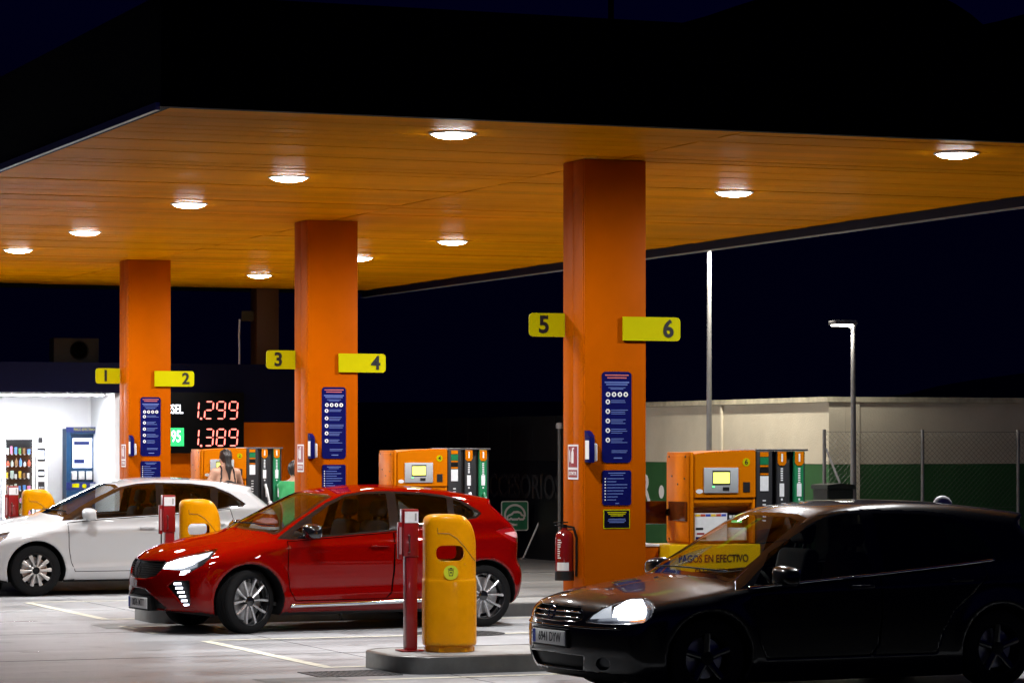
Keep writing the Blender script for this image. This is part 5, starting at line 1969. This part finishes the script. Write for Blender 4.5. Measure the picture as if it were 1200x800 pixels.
tube('pipe', [(0, 0, 0), (0, 0, 0.25), (-0.006, 0, 0.45), (0.004, 0, 0.72)], 0.016, M_alu, mp_, 8)
box('base', -0.04, 0.04, -0.04, 0.04, 0, 0.012, M_alu, mp_)

# ---- side wall: cream and green part, corner, dark part with lettering
WX, WY0, WY1, WY2 = 19.07, 36.55, 43.6, 66.0
wl = thing('boundary_wall', 'low cream wall with green lower band behind the nearest pump', 'wall', (0, 0, 0))
WH = 2.46
box('wall_face', WX, WX + 0.25, WY0, WY1, 1.632, WH, M_cream, wl)
box('green_band', WX + 0.004, WX + 0.25, WY0 + 0.004, WY1, 0, 1.63, M_green, wl)
box('wall_face', WX + 0.252, WX + 16, WY0, WY0 + 0.25, 1.632, WH, M_cream, wl)
box('green_band', WX + 0.252, WX + 16, WY0 + 0.004, WY0 + 0.25, 0, 1.63, M_green, wl)
box('coping', WX - 0.05, WX + 0.29, WY0 - 0.05, WY1, WH + 0.001, WH + 0.07, mat('weathered coping', (0.40, 0.37, 0.27), 0.85, noise=0.35, nscale=5, bump=0.4, bscale=25), wl)
box('coping', WX + 0.292, WX + 16, WY0 - 0.05, WY0 + 0.29, WH + 0.001, WH + 0.07, MATS['weathered coping'], wl)
box('downpipe', WX - 0.035, WX - 0.002, on_x(847, WX)[0] - 0.03, on_x(847, WX)[0] + 0.03, 0.0, WH - 0.01, M_cream, wl, 0.008)
box('pilaster', WX + 0.35, WX + 0.45, WY0 - 0.03, WY0 - 0.001, 0, WH - 0.002, M_cream, wl)
Yr = on_x(756, WX)[0]
text('wall_letter', 'R', 0.62, (WX + 0.001, Yr, hz(574, on_x(755, WX)[1])), M_white, wl, bold=0.01, depth=0.003, rot=(0, 0, R(-90)))
pl_ = plate('wall_letter', ell(-on_x(775, WX)[0], hz(576, on_x(775, WX)[1]), 0.09, 0.10, 20), -0.003, 0.0, M_white, wl)
pl_.rotation_euler = (0, 0, R(-90))
pl_.location = (WX + 0.003, 0, 0)

M_wdark = mat('dark sheet wall', (0.012, 0.012, 0.012), 0.6, noise=0.15, nscale=2)
M_wblack = mat('black shop front', (0.006, 0.006, 0.0065), 0.5, noise=0.1, nscale=3)
dw = thing('dark_wall', 'dark grey and black wall carrying faint letters behind the charging sign', 'wall', (0, 0, 0))
box('lower_wall', WX + 0.02, WX + 0.27, WY1 + 0.003, WY2, 0, 1.62, M_wblack, dw)
for q in range(45):
    y0 = WY1 + 0.003 + q * 0.5
    box('wall_sheet', WX + (0.0 if q % 2 else 0.008), WX + 0.25, y0, y0 + 0.492, 1.625, WH - 0.10, M_wdark, dw)
Ya, Yb = on_x(561, WX)[0], on_x(657, WX)[0]
zc = hz(571, on_x(610, WX)[1])
tm_ = text('wall_letter', 'ACCESORIOS', 0.56, (WX + 0.017, (Ya + Yb) / 2, zc), mat('faded letters', (0.05, 0.05, 0.05), 0.6), dw, bold=0.006, depth=0.003, rot=(0, 0, R(-90)))
wd_ = max(v.co.x for v in tm_.data.vertices) - min(v.co.x for v in tm_.data.vertices)
tm_.scale = ((Ya - Yb) / wd_, 1, 1)

# ---- charging sign
X, Y = on_g(613, 655)
X -= 0.15
ev = thing('charging_sign', 'green electric car charging sign on a grey post by the dark wall', 'sign', (X, Y, 0))
Ze = X * SN + Y * CS
zt_, zb_ = hz(586.5, Ze), hz(621.5, Ze)
evs = (zt_ - zb_)
tube('post', [(0, 0.03, 0), (0, 0.03, zt_ - 0.03)], 0.03, M_pole, ev, 12)
evf = bpy.data.objects.new('panel', bpy.data.meshes.new('panel'))
bm = bmesh.new()
add_plate(bm, rrect(evs * 0.98, evs, 0.04, c=(0, zb_ + evs / 2)), -0.008, 0.0, 'xz')
pn = obj('panel', to_me(bm, 'panel'), M_white, ev)
bpy.data.objects.remove(evf)
plate('green_field', rrect(evs * 0.98 - 0.035, evs - 0.035, 0.03, c=(0, zb_ + evs / 2)), -0.0105, -0.0082, M_signg, ev)


def stroke(name, pts, w, y, m, parent, closed=False, scale=1.0, off=(0, 0)):
    P = [Vector((p[0] * scale + off[0], p[1] * scale + off[1])) for p in pts]
    bm = bmesh.new()
    n = len(P)
    A, B = [], []
    for i in range(n):
        a = P[(i - 1) % n] if closed or i else P[i]
        b = P[(i + 1) % n] if closed or i < n - 1 else P[i]
        d = (b - a).normalized()
        nn = Vector((-d.y, d.x)) * w / 2
        A.append(bm.verts.new((P[i].x + nn.x, y, P[i].y + nn.y)))
        B.append(bm.verts.new((P[i].x - nn.x, y, P[i].y - nn.y)))
    for i in range(n if closed else n - 1):
        j = (i + 1) % n
        bm.faces.new((A[i], A[j], B[j], B[i]))
    return obj(name, to_me(bm, name), m, parent)


S_ = evs
oc = (0, zb_ + evs / 2)
arc = [(0.36 * math.cos(R(a)), 0.02 + 0.34 * math.sin(R(a))) for a in range(-8, 232, 8)]
arc += [(-0.12, -0.30)]
stroke('cable', arc, 0.036, -0.012, M_white, ev, scale=S_, off=oc)
car_ = [(-0.27, -0.12), (-0.27, -0.02), (-0.20, 0.02), (-0.12, 0.05), (-0.04, 0.12), (0.10, 0.13), (0.20, 0.10), (0.25, 0.02), (0.33, 0.0), (0.33, -0.08), (0.30, -0.12)]
stroke('car_outline', car_ + [(0.18, -0.12), (0.14, -0.08), (0.10, -0.12), (-0.10, -0.12), (-0.14, -0.08), (-0.18, -0.12)], 0.036, -0.0122, M_white, ev, closed=True, scale=S_, off=oc)
bm = bmesh.new()
for (x0, x1, z0, z1) in ((-0.12, -0.02, -0.345, -0.255), (-0.02, 0.03, -0.33, -0.27), (0.03, 0.09, -0.285, -0.265), (0.03, 0.09, -0.335, -0.315)):
    bm.faces.new([bm.verts.new((x * S_ + oc[0], -0.0124, z * S_ + oc[1])) for x, z in ((x0, z0), (x1, z0), (x1, z1), (x0, z1))])
obj('plug', to_me(bm, 'plug'), M_white, ev)

# slim pole with camera head, leaning rod
X, Y = on_x(655.5, WX - 0.35)[0], 0
cp = thing('camera_pole', 'slim grey pole with small round head left of the nearest column', 'pole', (WX - 0.35, on_x(655.5, WX - 0.35)[0], 0))
Zp = on_x(655.5, WX - 0.35)[1]
tube('pole', [(0, 0, 0), (0, 0, hz(502, Zp))], 0.028, M_pole, cp, 10)
lathe('head', [(0.0, 0.0), (0.055, 0.0), (0.06, 0.05), (0.05, 0.09), (0.0, 0.10)], M_alu, cp, 14, c=(0, 0, hz(502, Zp)))
X0, Y0 = on_g(619, 655)
rd = thing('barrier_rod', 'thin pale rod leaning up to the right beside the charging sign', 'rod', (X0 - 0.1, Y0, 0))
kd = (648 - 619) / FPX * 50.5
tube('rod', [(0, 0, 0), (kd * CS, -kd * SN, hz(590, 50.5))], 0.015, M_alu, rd, 8)
lathe('foot', [(0.0, 0.0), (0.06, 0.0), (0.05, 0.03), (0.0, 0.03)], M_pole, rd, 12)


# ---- street lamps
def street_lamp(label, X, Y, h, arm, az_, power, aim, emit):
    t = thing('street_lamp', label, 'street lamp', (X, Y, 0), az_, 'street lamps by the wall')
    lathe('pole', [(0.0, 0.0), (0.10, 0.0), (0.10, 0.02), (0.045, 0.03), (0.030, h), (0.0, h + 0.01)], M_pole, t, 14)
    tube('arm', [(0, 0, h - 0.06), (-0.08, 0, h - 0.01), (-arm, 0, h + 0.02)], 0.018, M_pole, t, 10)
    bm = bmesh.new()
    add_box(bm, -arm - 0.30, -arm + 0.04, -0.10, 0.10, h + 0.0, h + 0.06, 0.02)
    obj('head', to_me(bm, 'head', 40), M_pole, t)
    box('lens', -arm - 0.27, -arm - 0.02, -0.08, 0.08, h - 0.010, h - 0.001, mat('street lamp lens %d' % emit, (1, 1, 1), emit=emit, ecol=(1, 0.95, 0.85)), t)
    spot('lamp_light', t, (-arm - 0.14, 0, h - 0.05), power, 150, 0.5, rot=(0, R(aim), 0))
    return t


Yl, Zl = on_x(831, WX - 0.85)
street_lamp('tall street lamp post rising behind the pump with badge number 6', WX - 0.85, Yl, 4.75, 0.22, R(90), 880, 0, 30)
XL2, ZL2 = on_y(1000, WY0 - 0.75)
street_lamp('short street lamp with lit head in front of the wall corner', XL2, WY0 - 0.75, hz(381, ZL2), 0.02, 0, 45, 0, 60)

# ---- wire fence beside the lamp
FY = WY0 - 0.45
M_wire = mat('galvanised wire', (0.09, 0.09, 0.085), 0.5, 0.6)
fx0, Zf = on_y(966, FY)
fx1, Zf1 = on_y(1081, FY)
fn = thing('wire_fence', 'chain link fence with thin posts before the cream wall', 'fence', (fx0, FY, 0))
fh = hz(503, Zf)
for q in range(4):
    tube('post', [(q * (fx1 - fx0), 0, 0), (q * (fx1 - fx0), 0, fh)], 0.024, M_pole, fn, 8)
tube('brace', [(0.02, -0.01, fh - 0.25), (0.42, -0.05, 0.9), (0.75, -0.10, 0.0)], 0.014, M_alu, fn, 8)
bm = bmesh.new()
pitch = 0.075
wid = 3 * (fx1 - fx0)
for sgn in (1, -1):
    n_ = int((wid + fh) / pitch)
    for q in range(n_):
        c0 = -fh + q * pitch if sgn > 0 else q * pitch
        xa, xb = c0, c0 + sgn * fh
        za, zb2 = 0.05, fh - 0.03
        # clip to the fence width
        pts = []
        for t in (0, 1):
            x = xa + (xb - xa) * t
            pts.append([x, za + (zb2 - za) * t])
        def clip(p, q_, lim, lo):
            if (p[0] < lim) == lo:
                t = (lim - p[0]) / (q_[0] - p[0])
                return [lim, p[1] + (q_[1] - p[1]) * t]
            return p
        if max(pts[0][0], pts[1][0]) <= 0 or min(pts[0][0], pts[1][0]) >= wid:
            continue
        a, b = pts
        if a[0] < 0:
            a = clip(a, b, 0, True)
        if b[0] < 0:
            b = clip(b, a, 0, True)
        if a[0] > wid:
            a = clip(a, b, wid, False)
        if b[0] > wid:
            b = clip(b, a, wid, False)
        add_tube(bm, [(a[0], 0.0, a[1]), (b[0], 0.0, b[1])], 0.0022, 3, cap=False)
for zz in (fh - 0.03, fh * 0.5):
    add_tube(bm, [(0, 0, zz), (wid, 0, zz)], 0.003, 4, cap=False)
mesh_o = obj('wire_mesh', to_me(bm, 'wire_mesh'), M_wire, fn)
mesh_o['kind'] = 'stuff'

UY = FY - 0.35
ux0, Zu = on_y(969, UY)
ux1 = on_y(1001, UY)[0]
ub = thing('wheeled_container', 'dark lidded container by the wire fence post', 'container', (ux0, UY, 0))
uw = ux1 - ux0
uh = hz(566, Zu)
M_contn = mat('container dark green', (0.010, 0.016, 0.012), 0.5)
plate('body', [(0.04, 0.12), (uw - 0.04, 0.12), (uw - 0.01, uh - 0.08), (0.01, uh - 0.08)], 0.0, 0.42, M_contn, ub, bevel=0.01)
plate('lid', [(-0.01, uh - 0.078), (uw + 0.01, uh - 0.078), (uw, uh - 0.02), (uw * 0.5, uh), (0, uh - 0.02)], -0.03, 0.45, M_contn, ub, bevel=0.006)
for q in (0.03, uw - 0.07):
    w_ = lathe('wheel', [(0.0, 0.0), (0.07, 0.0), (0.07, 0.04), (0.0, 0.04)], M_tyre, ub, 16, 'x', c=(q, 0.36, 0.07))
box('foot', 0.06, uw - 0.06, 0.02, 0.10, 0.0, 0.12, M_contn, ub)
# flag mast far behind the canopy
km = (716 - 600) / FPX
Zm = 95.0
fm = thing('mast', 'thin dark mast standing up behind the canopy roof', 'mast', (Zm * SN + km * Zm * CS, Zm * CS - km * Zm * SN, 0))
tube('shaft', [(0, 0, 0), (0, 0, hz(-40, Zm))], [0.14, 0.09], M_dark, fm, 10)
lathe('base', [(0, 0), (0.3, 0), (0.3, 0.05), (0, 0.05)], M_dark, fm, 12)
# ---------------------------------------------------------------- people
M_skin = mat('skin', (0.50, 0.27, 0.18), 0.5, noise=0.06, nscale=12)
M_hair = mat('dark hair', (0.014, 0.009, 0.007), 0.42, noise=0.4, nscale=60)
M_topb = mat('black cotton', (0.012, 0.012, 0.014), 0.85)
M_jean = mat('blue denim', (0.03, 0.05, 0.11), 0.85, noise=0.2, nscale=40)
M_tee = mat('green cotton', (0.03, 0.30, 0.09), 0.85, noise=0.1, nscale=20)
M_shoe = mat('shoe leather', (0.03, 0.025, 0.02), 0.6)


def cone(x, y, z, a, b, ra, rb):
    a, b = np.array(a, float), np.array(b, float)
    d = b - a
    L2 = float(d @ d)
    t = np.clip(((x - a[0]) * d[0] + (y - a[1]) * d[1] + (z - a[2]) * d[2]) / L2, 0, 1)
    q = np.sqrt((x - a[0] - t * d[0]) ** 2 + (y - a[1] - t * d[1]) ** 2 + (z - a[2] - t * d[2]) ** 2)
    return q - (ra + (rb - ra) * t)


def ellip(x, y, z, c, r):
    q = np.sqrt(((x - c[0]) / r[0]) ** 2 + ((y - c[1]) / r[1]) ** 2 + ((z - c[2]) / r[2]) ** 2)
    return (q - 1) * min(r)


def person(label, loc, rz, h, female, top, hands, group=None):
    """faces +y before rotation; hands = targets of the two wrists (x>0 right)"""
    p = thing('person', label, 'person', loc, rz, group)
    s = h / 1.70
    sh = 0.165 if female else 0.195
    hip = 0.105
    J = {}
    arms = []
    for sg, wr in zip((-1, 1), hands):
        S = np.array((sg * sh, -0.01, 1.40))
        Wp = np.array(wr)
        d = Wp - S
        L = np.linalg.norm(d)
        mid = (S + Wp) / 2
        up, fo = 0.29, 0.25
        hgt = math.sqrt(max(0.0, ((up + fo) / 2) ** 2 - (L / 2) ** 2))
        n = np.array((sg * 0.6, -0.55, -0.6))
        n -= d * (n @ d) / (L * L)
        n /= np.linalg.norm(n)
        arms.append((S, mid + n * hgt, Wp, sg))

    def torso(x, y, z, g=0.0):
        a = ellip(x, y, z, (0, 0.0, 1.27), (sh * 0.98 + g, 0.115 + g, 0.20 + g))
        a = smin(a, ellip(x, y, z, (0, 0.005, 1.08), ((0.125 if female else 0.15) + g, 0.095 + g, 0.17 + g)), 0.08)
        a = smin(a, ellip(x, y, z, (0, -0.01, 0.92), ((0.165 if female else 0.16) + g, 0.115 + g, 0.13 + g)), 0.08)
        if female:
            for sg in (-1, 1):
                a = smin(a, ellip(x, y, z, (sg * 0.07, 0.09, 1.26), (0.062 + g, 0.06 + g, 0.062 + g)), 0.05)
        for sg in (-1, 1):
            a = smin(a, cone(x, y, z, (sg * 0.05, -0.01, 1.43), (sg * sh * 0.95, -0.01, 1.395), 0.05 + g, 0.052 + g), 0.05)
        return a

    def legs(x, y, z, g=0.0):
        a = None
        for sg in (-1, 1):
            b = cone(x, y, z, (sg * 0.085, 0, 0.88), (sg * 0.09, 0.015, 0.48), 0.088 + g, 0.057 + g)
            b = smin(b, cone(x, y, z, (sg * 0.09, 0.015, 0.48), (sg * 0.095, -0.02, 0.09), 0.056 + g, 0.038 + g), 0.03)
            b = smin(b, ellip(x, y, z, (sg * 0.092, -0.02, 0.34), (0.054 + g, 0.06 + g, 0.12 + g)), 0.04)
            a = b if a is None else np.minimum(a, b)
        return a

    def upper_arms(x, y, z, g=0.0, full=True, frac=1.0):
        a = None
        for S, E, Wp, sg in arms:
            e = S + (E - S) * frac
            b = cone(x, y, z, S, e, 0.050 + g, (0.040 if frac == 1 else 0.046) + g)
            if full:
                b = smin(b, cone(x, y, z, E, Wp, 0.039 + g, 0.026 + g), 0.02)
            a = b if a is None else np.minimum(a, b)
        return a

    def body(x, y, z):
        hz0 = 1.585
        hd = ellip(x, y, z, (0, 0.0, hz0 + 0.02), (0.073, 0.092, 0.098))
        hd = smin(hd, ellip(x, y, z, (0, 0.032, hz0 - 0.045), (0.054, 0.060, 0.070)), 0.04)
        hd = smin(hd, cone(x, y, z, (0, 0.088, hz0 + 0.012), (0, 0.108, hz0 - 0.022), 0.008, 0.014), 0.018)     # nose
        hd = smin(hd, ellip(x, y, z, (0, 0.084, hz0 - 0.058), (0.024, 0.012, 0.012)), 0.014)                     # mouth
        for sg in (-1, 1):
            hd = smin(hd, ellip(x, y, z, (sg * 0.076, -0.005, hz0 - 0.005), (0.010, 0.020, 0.030)), 0.012)
            hd = smax(hd, -ellip(x, y, z, (sg * 0.031, 0.098, hz0 + 0.018), (0.018, 0.016, 0.012)), 0.014)
        a = smin(hd, cone(x, y, z, (0, -0.012, 1.40), (0, -0.005, 1.53), 0.056, 0.048), 0.04)
        a = smin(a, torso(x, y, z), 0.04)
        a = smin(a, upper_arms(x, y, z), 0.03)
        a = smin(a, legs(x, y, z), 0.05)
        for sg in (-1, 1):
            a = smin(a, ellip(x, y, z, (sg * 0.098, 0.06, 0.035), (0.042, 0.125, 0.036)), 0.03)
        # hands: palm, four fingers and a thumb, slightly curled
        for S, E, Wp, sg in arms:
            d = (Wp - E) / np.linalg.norm(Wp - E)
            u = np.cross(d, (0, 1.0, 0.3))
            u /= np.linalg.norm(u)
            w = np.cross(d, u)
            pc = Wp + d * 0.05
            hnd = cone(x, y, z, Wp, Wp + d * 0.085, 0.024, 0.026)
            hnd = smin(hnd, cone(x, y, z, pc + w * 0.022, pc + d * 0.035 + w * 0.022, 0.018, 0.013), 0.015)
            for q, ln in zip((-1.5, -0.5, 0.5, 1.5), (0.062, 0.075, 0.08, 0.07)):
                b0 = Wp + d * 0.090 + w * q * 0.017
                k1 = b0 + d * ln * 0.55 + u * 0.008
                k2 = b0 + d * ln * 0.9 + u * 0.030
                hnd = smin(hnd, np.minimum(cone(x, y, z, b0, k1, 0.009, 0.0085), cone(x, y, z, k1, k2, 0.0085, 0.007)), 0.006)
            t0 = Wp + d * 0.03 + w * 0.028
            hnd = smin(hnd, cone(x, y, z, t0, t0 + d * 0.045 + w * 0.022 + u * 0.012, 0.011, 0.008), 0.008)
            a = smin(a, hnd, 0.012)
        return a

    def add(nm, f, lo, hi, d, m):
        V, Q = surface_nets(f, lo, hi, d)
        return obj(nm, np_mesh(nm, V * s, Q), m, p)
    xs = [w_[0] for w_ in hands] + [-sh, sh]
    ys = [w_[1] for w_ in hands] + [-0.15, 0.2]
    lo = (min(xs) - 0.16, min(ys) - 0.2, -0.01)
    hi = (max(xs) + 0.16, max(ys) + 0.2, 1.72)
    b = add('body', body, lo, hi, 0.0115, M_skin)
    add('trousers', lambda x, y, z: np.maximum(np.maximum(smin(legs(x, y, z, 0.014), torso(x, y, z, 0.012), 0.05), z - 0.97), 0.10 - z), (-0.3, -0.2, 0.05), (0.3, 0.2, 1.05), 0.014, M_jean)
    if top == 'straps':
        def tf(x, y, z):
            a = np.maximum(np.maximum(torso(x, y, z, 0.010), z - 1.27 - 0.02 * np.cos(x * 20)), 0.94 - z)
            for sg in (-1, 1):
                st = np.maximum(np.abs(torso(x, y, z, 0.004)) - 0.005, np.abs(np.abs(x) - 0.105 + 0.10 * (z - 1.27)) - 0.011)
                st = np.maximum(st, 1.25 - z)
                a = np.minimum(a, st)
            return a
        add('top', tf, (-0.3, -0.2, 0.9), (0.3, 0.24, 1.50), 0.010, M_topb)
    else:
        add('tee_shirt', lambda x, y, z: np.maximum(np.maximum(smin(torso(x, y, z, 0.016), upper_arms(x, y, z, 0.018, False, 0.6), 0.04), 0.88 - z), z - 1.455),
            (-0.45, -0.3, 0.85), (0.45, 0.35, 1.5), 0.012, M_tee)

    def hair(x, y, z):
        hz0 = 1.585
        a = ellip(x, y, z, (0, -0.012, hz0 + 0.028), (0.085, 0.098, 0.105))
        a = np.maximum(a, (y - 0.055) - 0.5 * (z - hz0 - 0.06))
        a = np.maximum(a, hz0 - 0.075 - z + 0.9 * np.maximum(y, 0))
        if female:
            a = smin(a, cone(x, y, z, (0, -0.085, hz0 + 0.02), (0.0, -0.115, hz0 - 0.12), 0.045, 0.040), 0.03)
            a = smin(a, cone(x, y, z, (0, -0.115, hz0 - 0.12), (0.008, -0.12, hz0 - 0.27), 0.040, 0.016), 0.02)
        a = a + 0.004 * np.sin(x * 160 + z * 12)
        return a
    add('hair', hair, (-0.14, -0.2, 1.2), (0.14, 0.14, 1.76), 0.0085, M_hair)
    for sg in (-1, 1):
        add('shoe', lambda x, y, z, sg=sg: smax(ellip(x, y, z, (sg * 0.098, 0.055, 0.03), (0.052, 0.14, 0.062)), -z, 0.01), (sg * 0.098 - 0.08, -0.12, -0.02), (sg * 0.098 + 0.08, 0.23, 0.12), 0.012, M_shoe)
        ey = bmesh.new()
        bmesh.ops.create_uvsphere(ey, u_segments=10, v_segments=8, radius=0.011 * s)
        obj('eye', to_me(ey, 'eye', True), M_white, p, loc=(sg * 0.031 * s, 0.079 * s, 1.603 * s))
    return p


Xw, Zw = on_y(264, 39.32)
person('woman with dark tied hair and black strap top standing at pump 2', (Xw, 39.32, IH), R(8), 1.67, True, 'straps', ((-0.24, 0.26, 1.05), (0.22, 0.34, 1.12)))
Xg, Zg = on_y(343, 36.6)
person('person in a green tee shirt half hidden behind the column between signs 3 and 4', (Xg + 0.04, 36.6, 0), R(-60), 1.68, False, 'tee', ((-0.26, 0.10, 0.86), (0.25, 0.16, 0.88)))
# ---------------------------------------------------------------- the three cars
M_red = mat('red car paint', (0.15, 0.0008, 0.0003), 0.5, 0.0, coat=0.6, spec=0.0)
M_wht = mat('white car paint', (0.41, 0.41, 0.415), 0.35, 0.0, coat=1.0)
M_bk = mat('black car paint', (0.004, 0.0035, 0.004), 0.3, 0.0, coat=1.0, spec=0.2)
M_glass = glass('car glass', (0.74, 0.77, 0.75))
M_glassd = glass('dark car glass', (0.05, 0.05, 0.05))
M_glassm = glass('privacy glass', (0.20, 0.21, 0.20))
M_led1 = mat('headlamp led', (1, 1, 1), emit=9.0, ecol=(0.90, 0.94, 1.0))
M_led2 = mat('headlamp glow', (0.3, 0.3, 0.3), emit=0.55, ecol=(0.86, 0.92, 1.0))
M_drl = mat('daytime led', (1, 1, 1), emit=5.0, ecol=(0.80, 0.86, 1.0))
M_tail = mat('tail lamp red', (0.26, 0.006, 0.008), 0.12, coat=1.0)
M_tailw = mat('tail lamp pink', (0.62, 0.30, 0.32), 0.10, coat=1.0)
M_bspoke = mat('cut alloy', (0.62, 0.62, 0.63), 0.25, 0.7)
M_silver = mat('silver alloy', (0.50, 0.49, 0.47), 0.35, 0.6)
M_dlamp = mat('off lamp', (0.035, 0.036, 0.04), 0.2, 0.5)
for s in (SPEC_RED, SPEC_WHITE, SPEC_BLACK):
    s.update(lamp_mats())
    s['tail_m'] = M_tail
    s['tail_shine_m'] = M_tailw
    s['drl_m'] = M_drl
    s['leds'] = []
    s['glass_m'] = glass('side glass', (0.48, 0.50, 0.49))
    s['screen_m'] = M_glass
SPEC_RED.update(rim_m=M_blkgl, spoke_m=M_bspoke, mirror_m=M_blkgl, rear_glass_m=M_glassm, lamp_m=M_dlamp, leds=[
    ([(0.275, 0.637), (0.305, 0.69), (0.44, 0.735), (0.62, 0.775), (0.60, 0.69), (0.48, 0.645)], M_led1),
    ([(0.62, 0.775), (0.77, 0.808), (0.73, 0.755), (0.60, 0.69)], M_led2),
    ([(0.465, 0.618), (0.56, 0.632), (0.555, 0.615), (0.46, 0.603)], M_led1),
    ([(0.45, 0.595), (0.525, 0.605), (0.515, 0.588), (0.448, 0.58)], M_led1)])
SPEC_WHITE.update(rim_m=M_blk, spoke_m=M_silver, rear_glass_m=M_glassm)
SPEC_BLACK.update(fog_m=M_dlamp, rim_m=M_blk, spoke_m=M_blkgl, glass_m=M_glass, rear_glass_m=M_glassd, screen_m=M_glass, leds=[
    ([(0.44, 0.63), (0.46, 0.70), (0.56, 0.755), (0.66, 0.77), (0.69, 0.70), (0.66, 0.64)], M_led1),
    ([(0.28, 0.61), (0.34, 0.68), (0.44, 0.72), (0.43, 0.625)], M_led2),
    ([(0.56, 0.602), (0.68, 0.628), (0.675, 0.612), (0.60, 0.60)], mat('indicator amber', (0.8, 0.3, 0.05), emit=1.4, ecol=(1, 0.35, 0.12)))])


def place(spec, wx, wy, yaw, sc):
    """origin so that the front left wheel stands at (wx, wy)"""
    fx, fy = spec['fx'] * sc, -(spec['W'] - spec['tw'] / 2 - 0.035) * sc
    c, s_ = math.cos(yaw), math.sin(yaw)
    return (wx - (c * fx - s_ * fy), wy - (s_ * fx + c * fy), 0.001)


def car_extras(car, f, s, kind):
    if kind == 'red':
        # diamond emblem and fine grille bars
        bm = bmesh.new()
        for q in range(7):
            z = 0.545 + q * 0.022
            yy = np.linspace(-0.42, 0.42, 15)
            xx = surf_x(f, yy, np.full(15, z))
            add_tube(bm, [(x + 0.018, y, z) for x, y in zip(xx, yy)], 0.004, 4)
        obj('grille_bars', to_me(bm, 'grille_bars'), M_blk, car)
        em = stroke('emblem', [(0.0, 0.085), (0.055, 0.0), (0.0, -0.085), (-0.055, 0.0)], 0.022, 0.0, M_blkgl, car, closed=True)
        em.location = (0.006, 0, 0.615)
        em.rotation_euler = (R(-12), 0, R(-90))
    if kind == 'black':
        bm = bmesh.new()
        for z in (0.615, 0.655):
            yy = np.linspace(-0.36, 0.36, 13)
            xx = surf_x(f, yy, np.full(13, z))
            add_tube(bm, [(x + 0.006, y, z) for x, y in zip(xx, yy)], 0.006, 6)
        obj('grille_bars', to_me(bm, 'grille_bars', True), M_chrome, car)
        rg_ = lathe('emblem', [(0.055, 0.0), (0.055, -0.010), (0.045, -0.010), (0.045, 0.0), (0.055, 0.0)], M_chrome, car, 28, 'y')
        rg_.location = (0.018, 0, 0.640)
        rg_.rotation_euler = (R(-14), 0, R(-90))
        stroke('emblem_strokes', [(-0.038, 0.028), (-0.018, -0.038), (0.0, 0.0), (0.018, -0.038), (0.038, 0.028)], 0.009, -0.008, M_chrome, rg_)
        bm = bmesh.new()
        yy = np.linspace(-0.74, 0.74, 31)
        xx = surf_x(f, yy, np.full(31, 0.545))
        add_tube(bm, [(x + 0.001, y, 0.545) for x, y in zip(xx, yy)], 0.010, 6)
        obj('bumper_strip', to_me(bm, 'bumper_strip', True), M_blkgl, car)
    zt = tab(s['top'], 0.05)
    if kind == 'black':
        L = s['L']
        xa = L - 0.72
        z0 = float(zt(np.array([xa]))[0])
        def ff(x, y, z):
            a = np.sqrt(((x - xa - 0.02) / 0.09) ** 2 + (y / 0.026) ** 2 + ((z - z0 + 0.01) / 0.075) ** 2)
            return (a - 1) * 0.026
        V, Q = surface_nets(ff, (xa - 0.1, -0.05, z0 - 0.03), (xa + 0.14, 0.05, z0 + 0.09), 0.008)
        obj('roof_antenna', np_mesh('roof_antenna', V, Q), {'black': M_alu, 'red': M_red, 'white': M_wht}[kind], car)
    if True:
        # wipers lie along the foot of the windscreen
        bm = bmesh.new()
        cx = s['cabin'] - 0.15
        for (ya, yb) in ((-0.55, 0.02), (0.0, 0.52)):
            P = []
            for y in np.linspace(ya, yb, 8):
                xx = cx + 0.12 + 0.30 * (y / 0.9) ** 2
                zz = float(surf_z(f, [xx], [y])[0])
                P.append((xx, y, zz + 0.003))
            add_tube(bm, P, 0.006, 5)
        obj('wiper', to_me(bm, 'wiper'), M_blk, car)


YAW_R, YAW_B, YAW_W = R(5.2), R(4.4), R(1.5)
sc = 1.02
c1, f1 = make_car('red_car', 'glossy red hatchback with lit headlights behind the nearest yellow bin', SPEC_RED, place(SPEC_RED, 8.90, 29.68, YAW_R, sc), YAW_R, M_red, sc, steer=R(20))
car_extras(c1, f1, SPEC_RED, 'red')
c2, f2 = make_car('white_car', 'white hatchback parked behind the red car, its nose cut by the picture edge', SPEC_WHITE, place(SPEC_WHITE, 8.63, 37.92, YAW_W, 1.01), YAW_W, M_wht, 1.01, steer=0.0)
car_extras(c2, f2, SPEC_WHITE, 'white')
c3, f3 = make_car('black_car', 'black hatchback with lit headlight in the right foreground', SPEC_BLACK, place(SPEC_BLACK, 9.77, 20.75, YAW_B, 1.01), YAW_B, M_bk, 1.01, steer=0.0)
c3.scale.z = 0.985
car_extras(c3, f3, SPEC_BLACK, 'black')
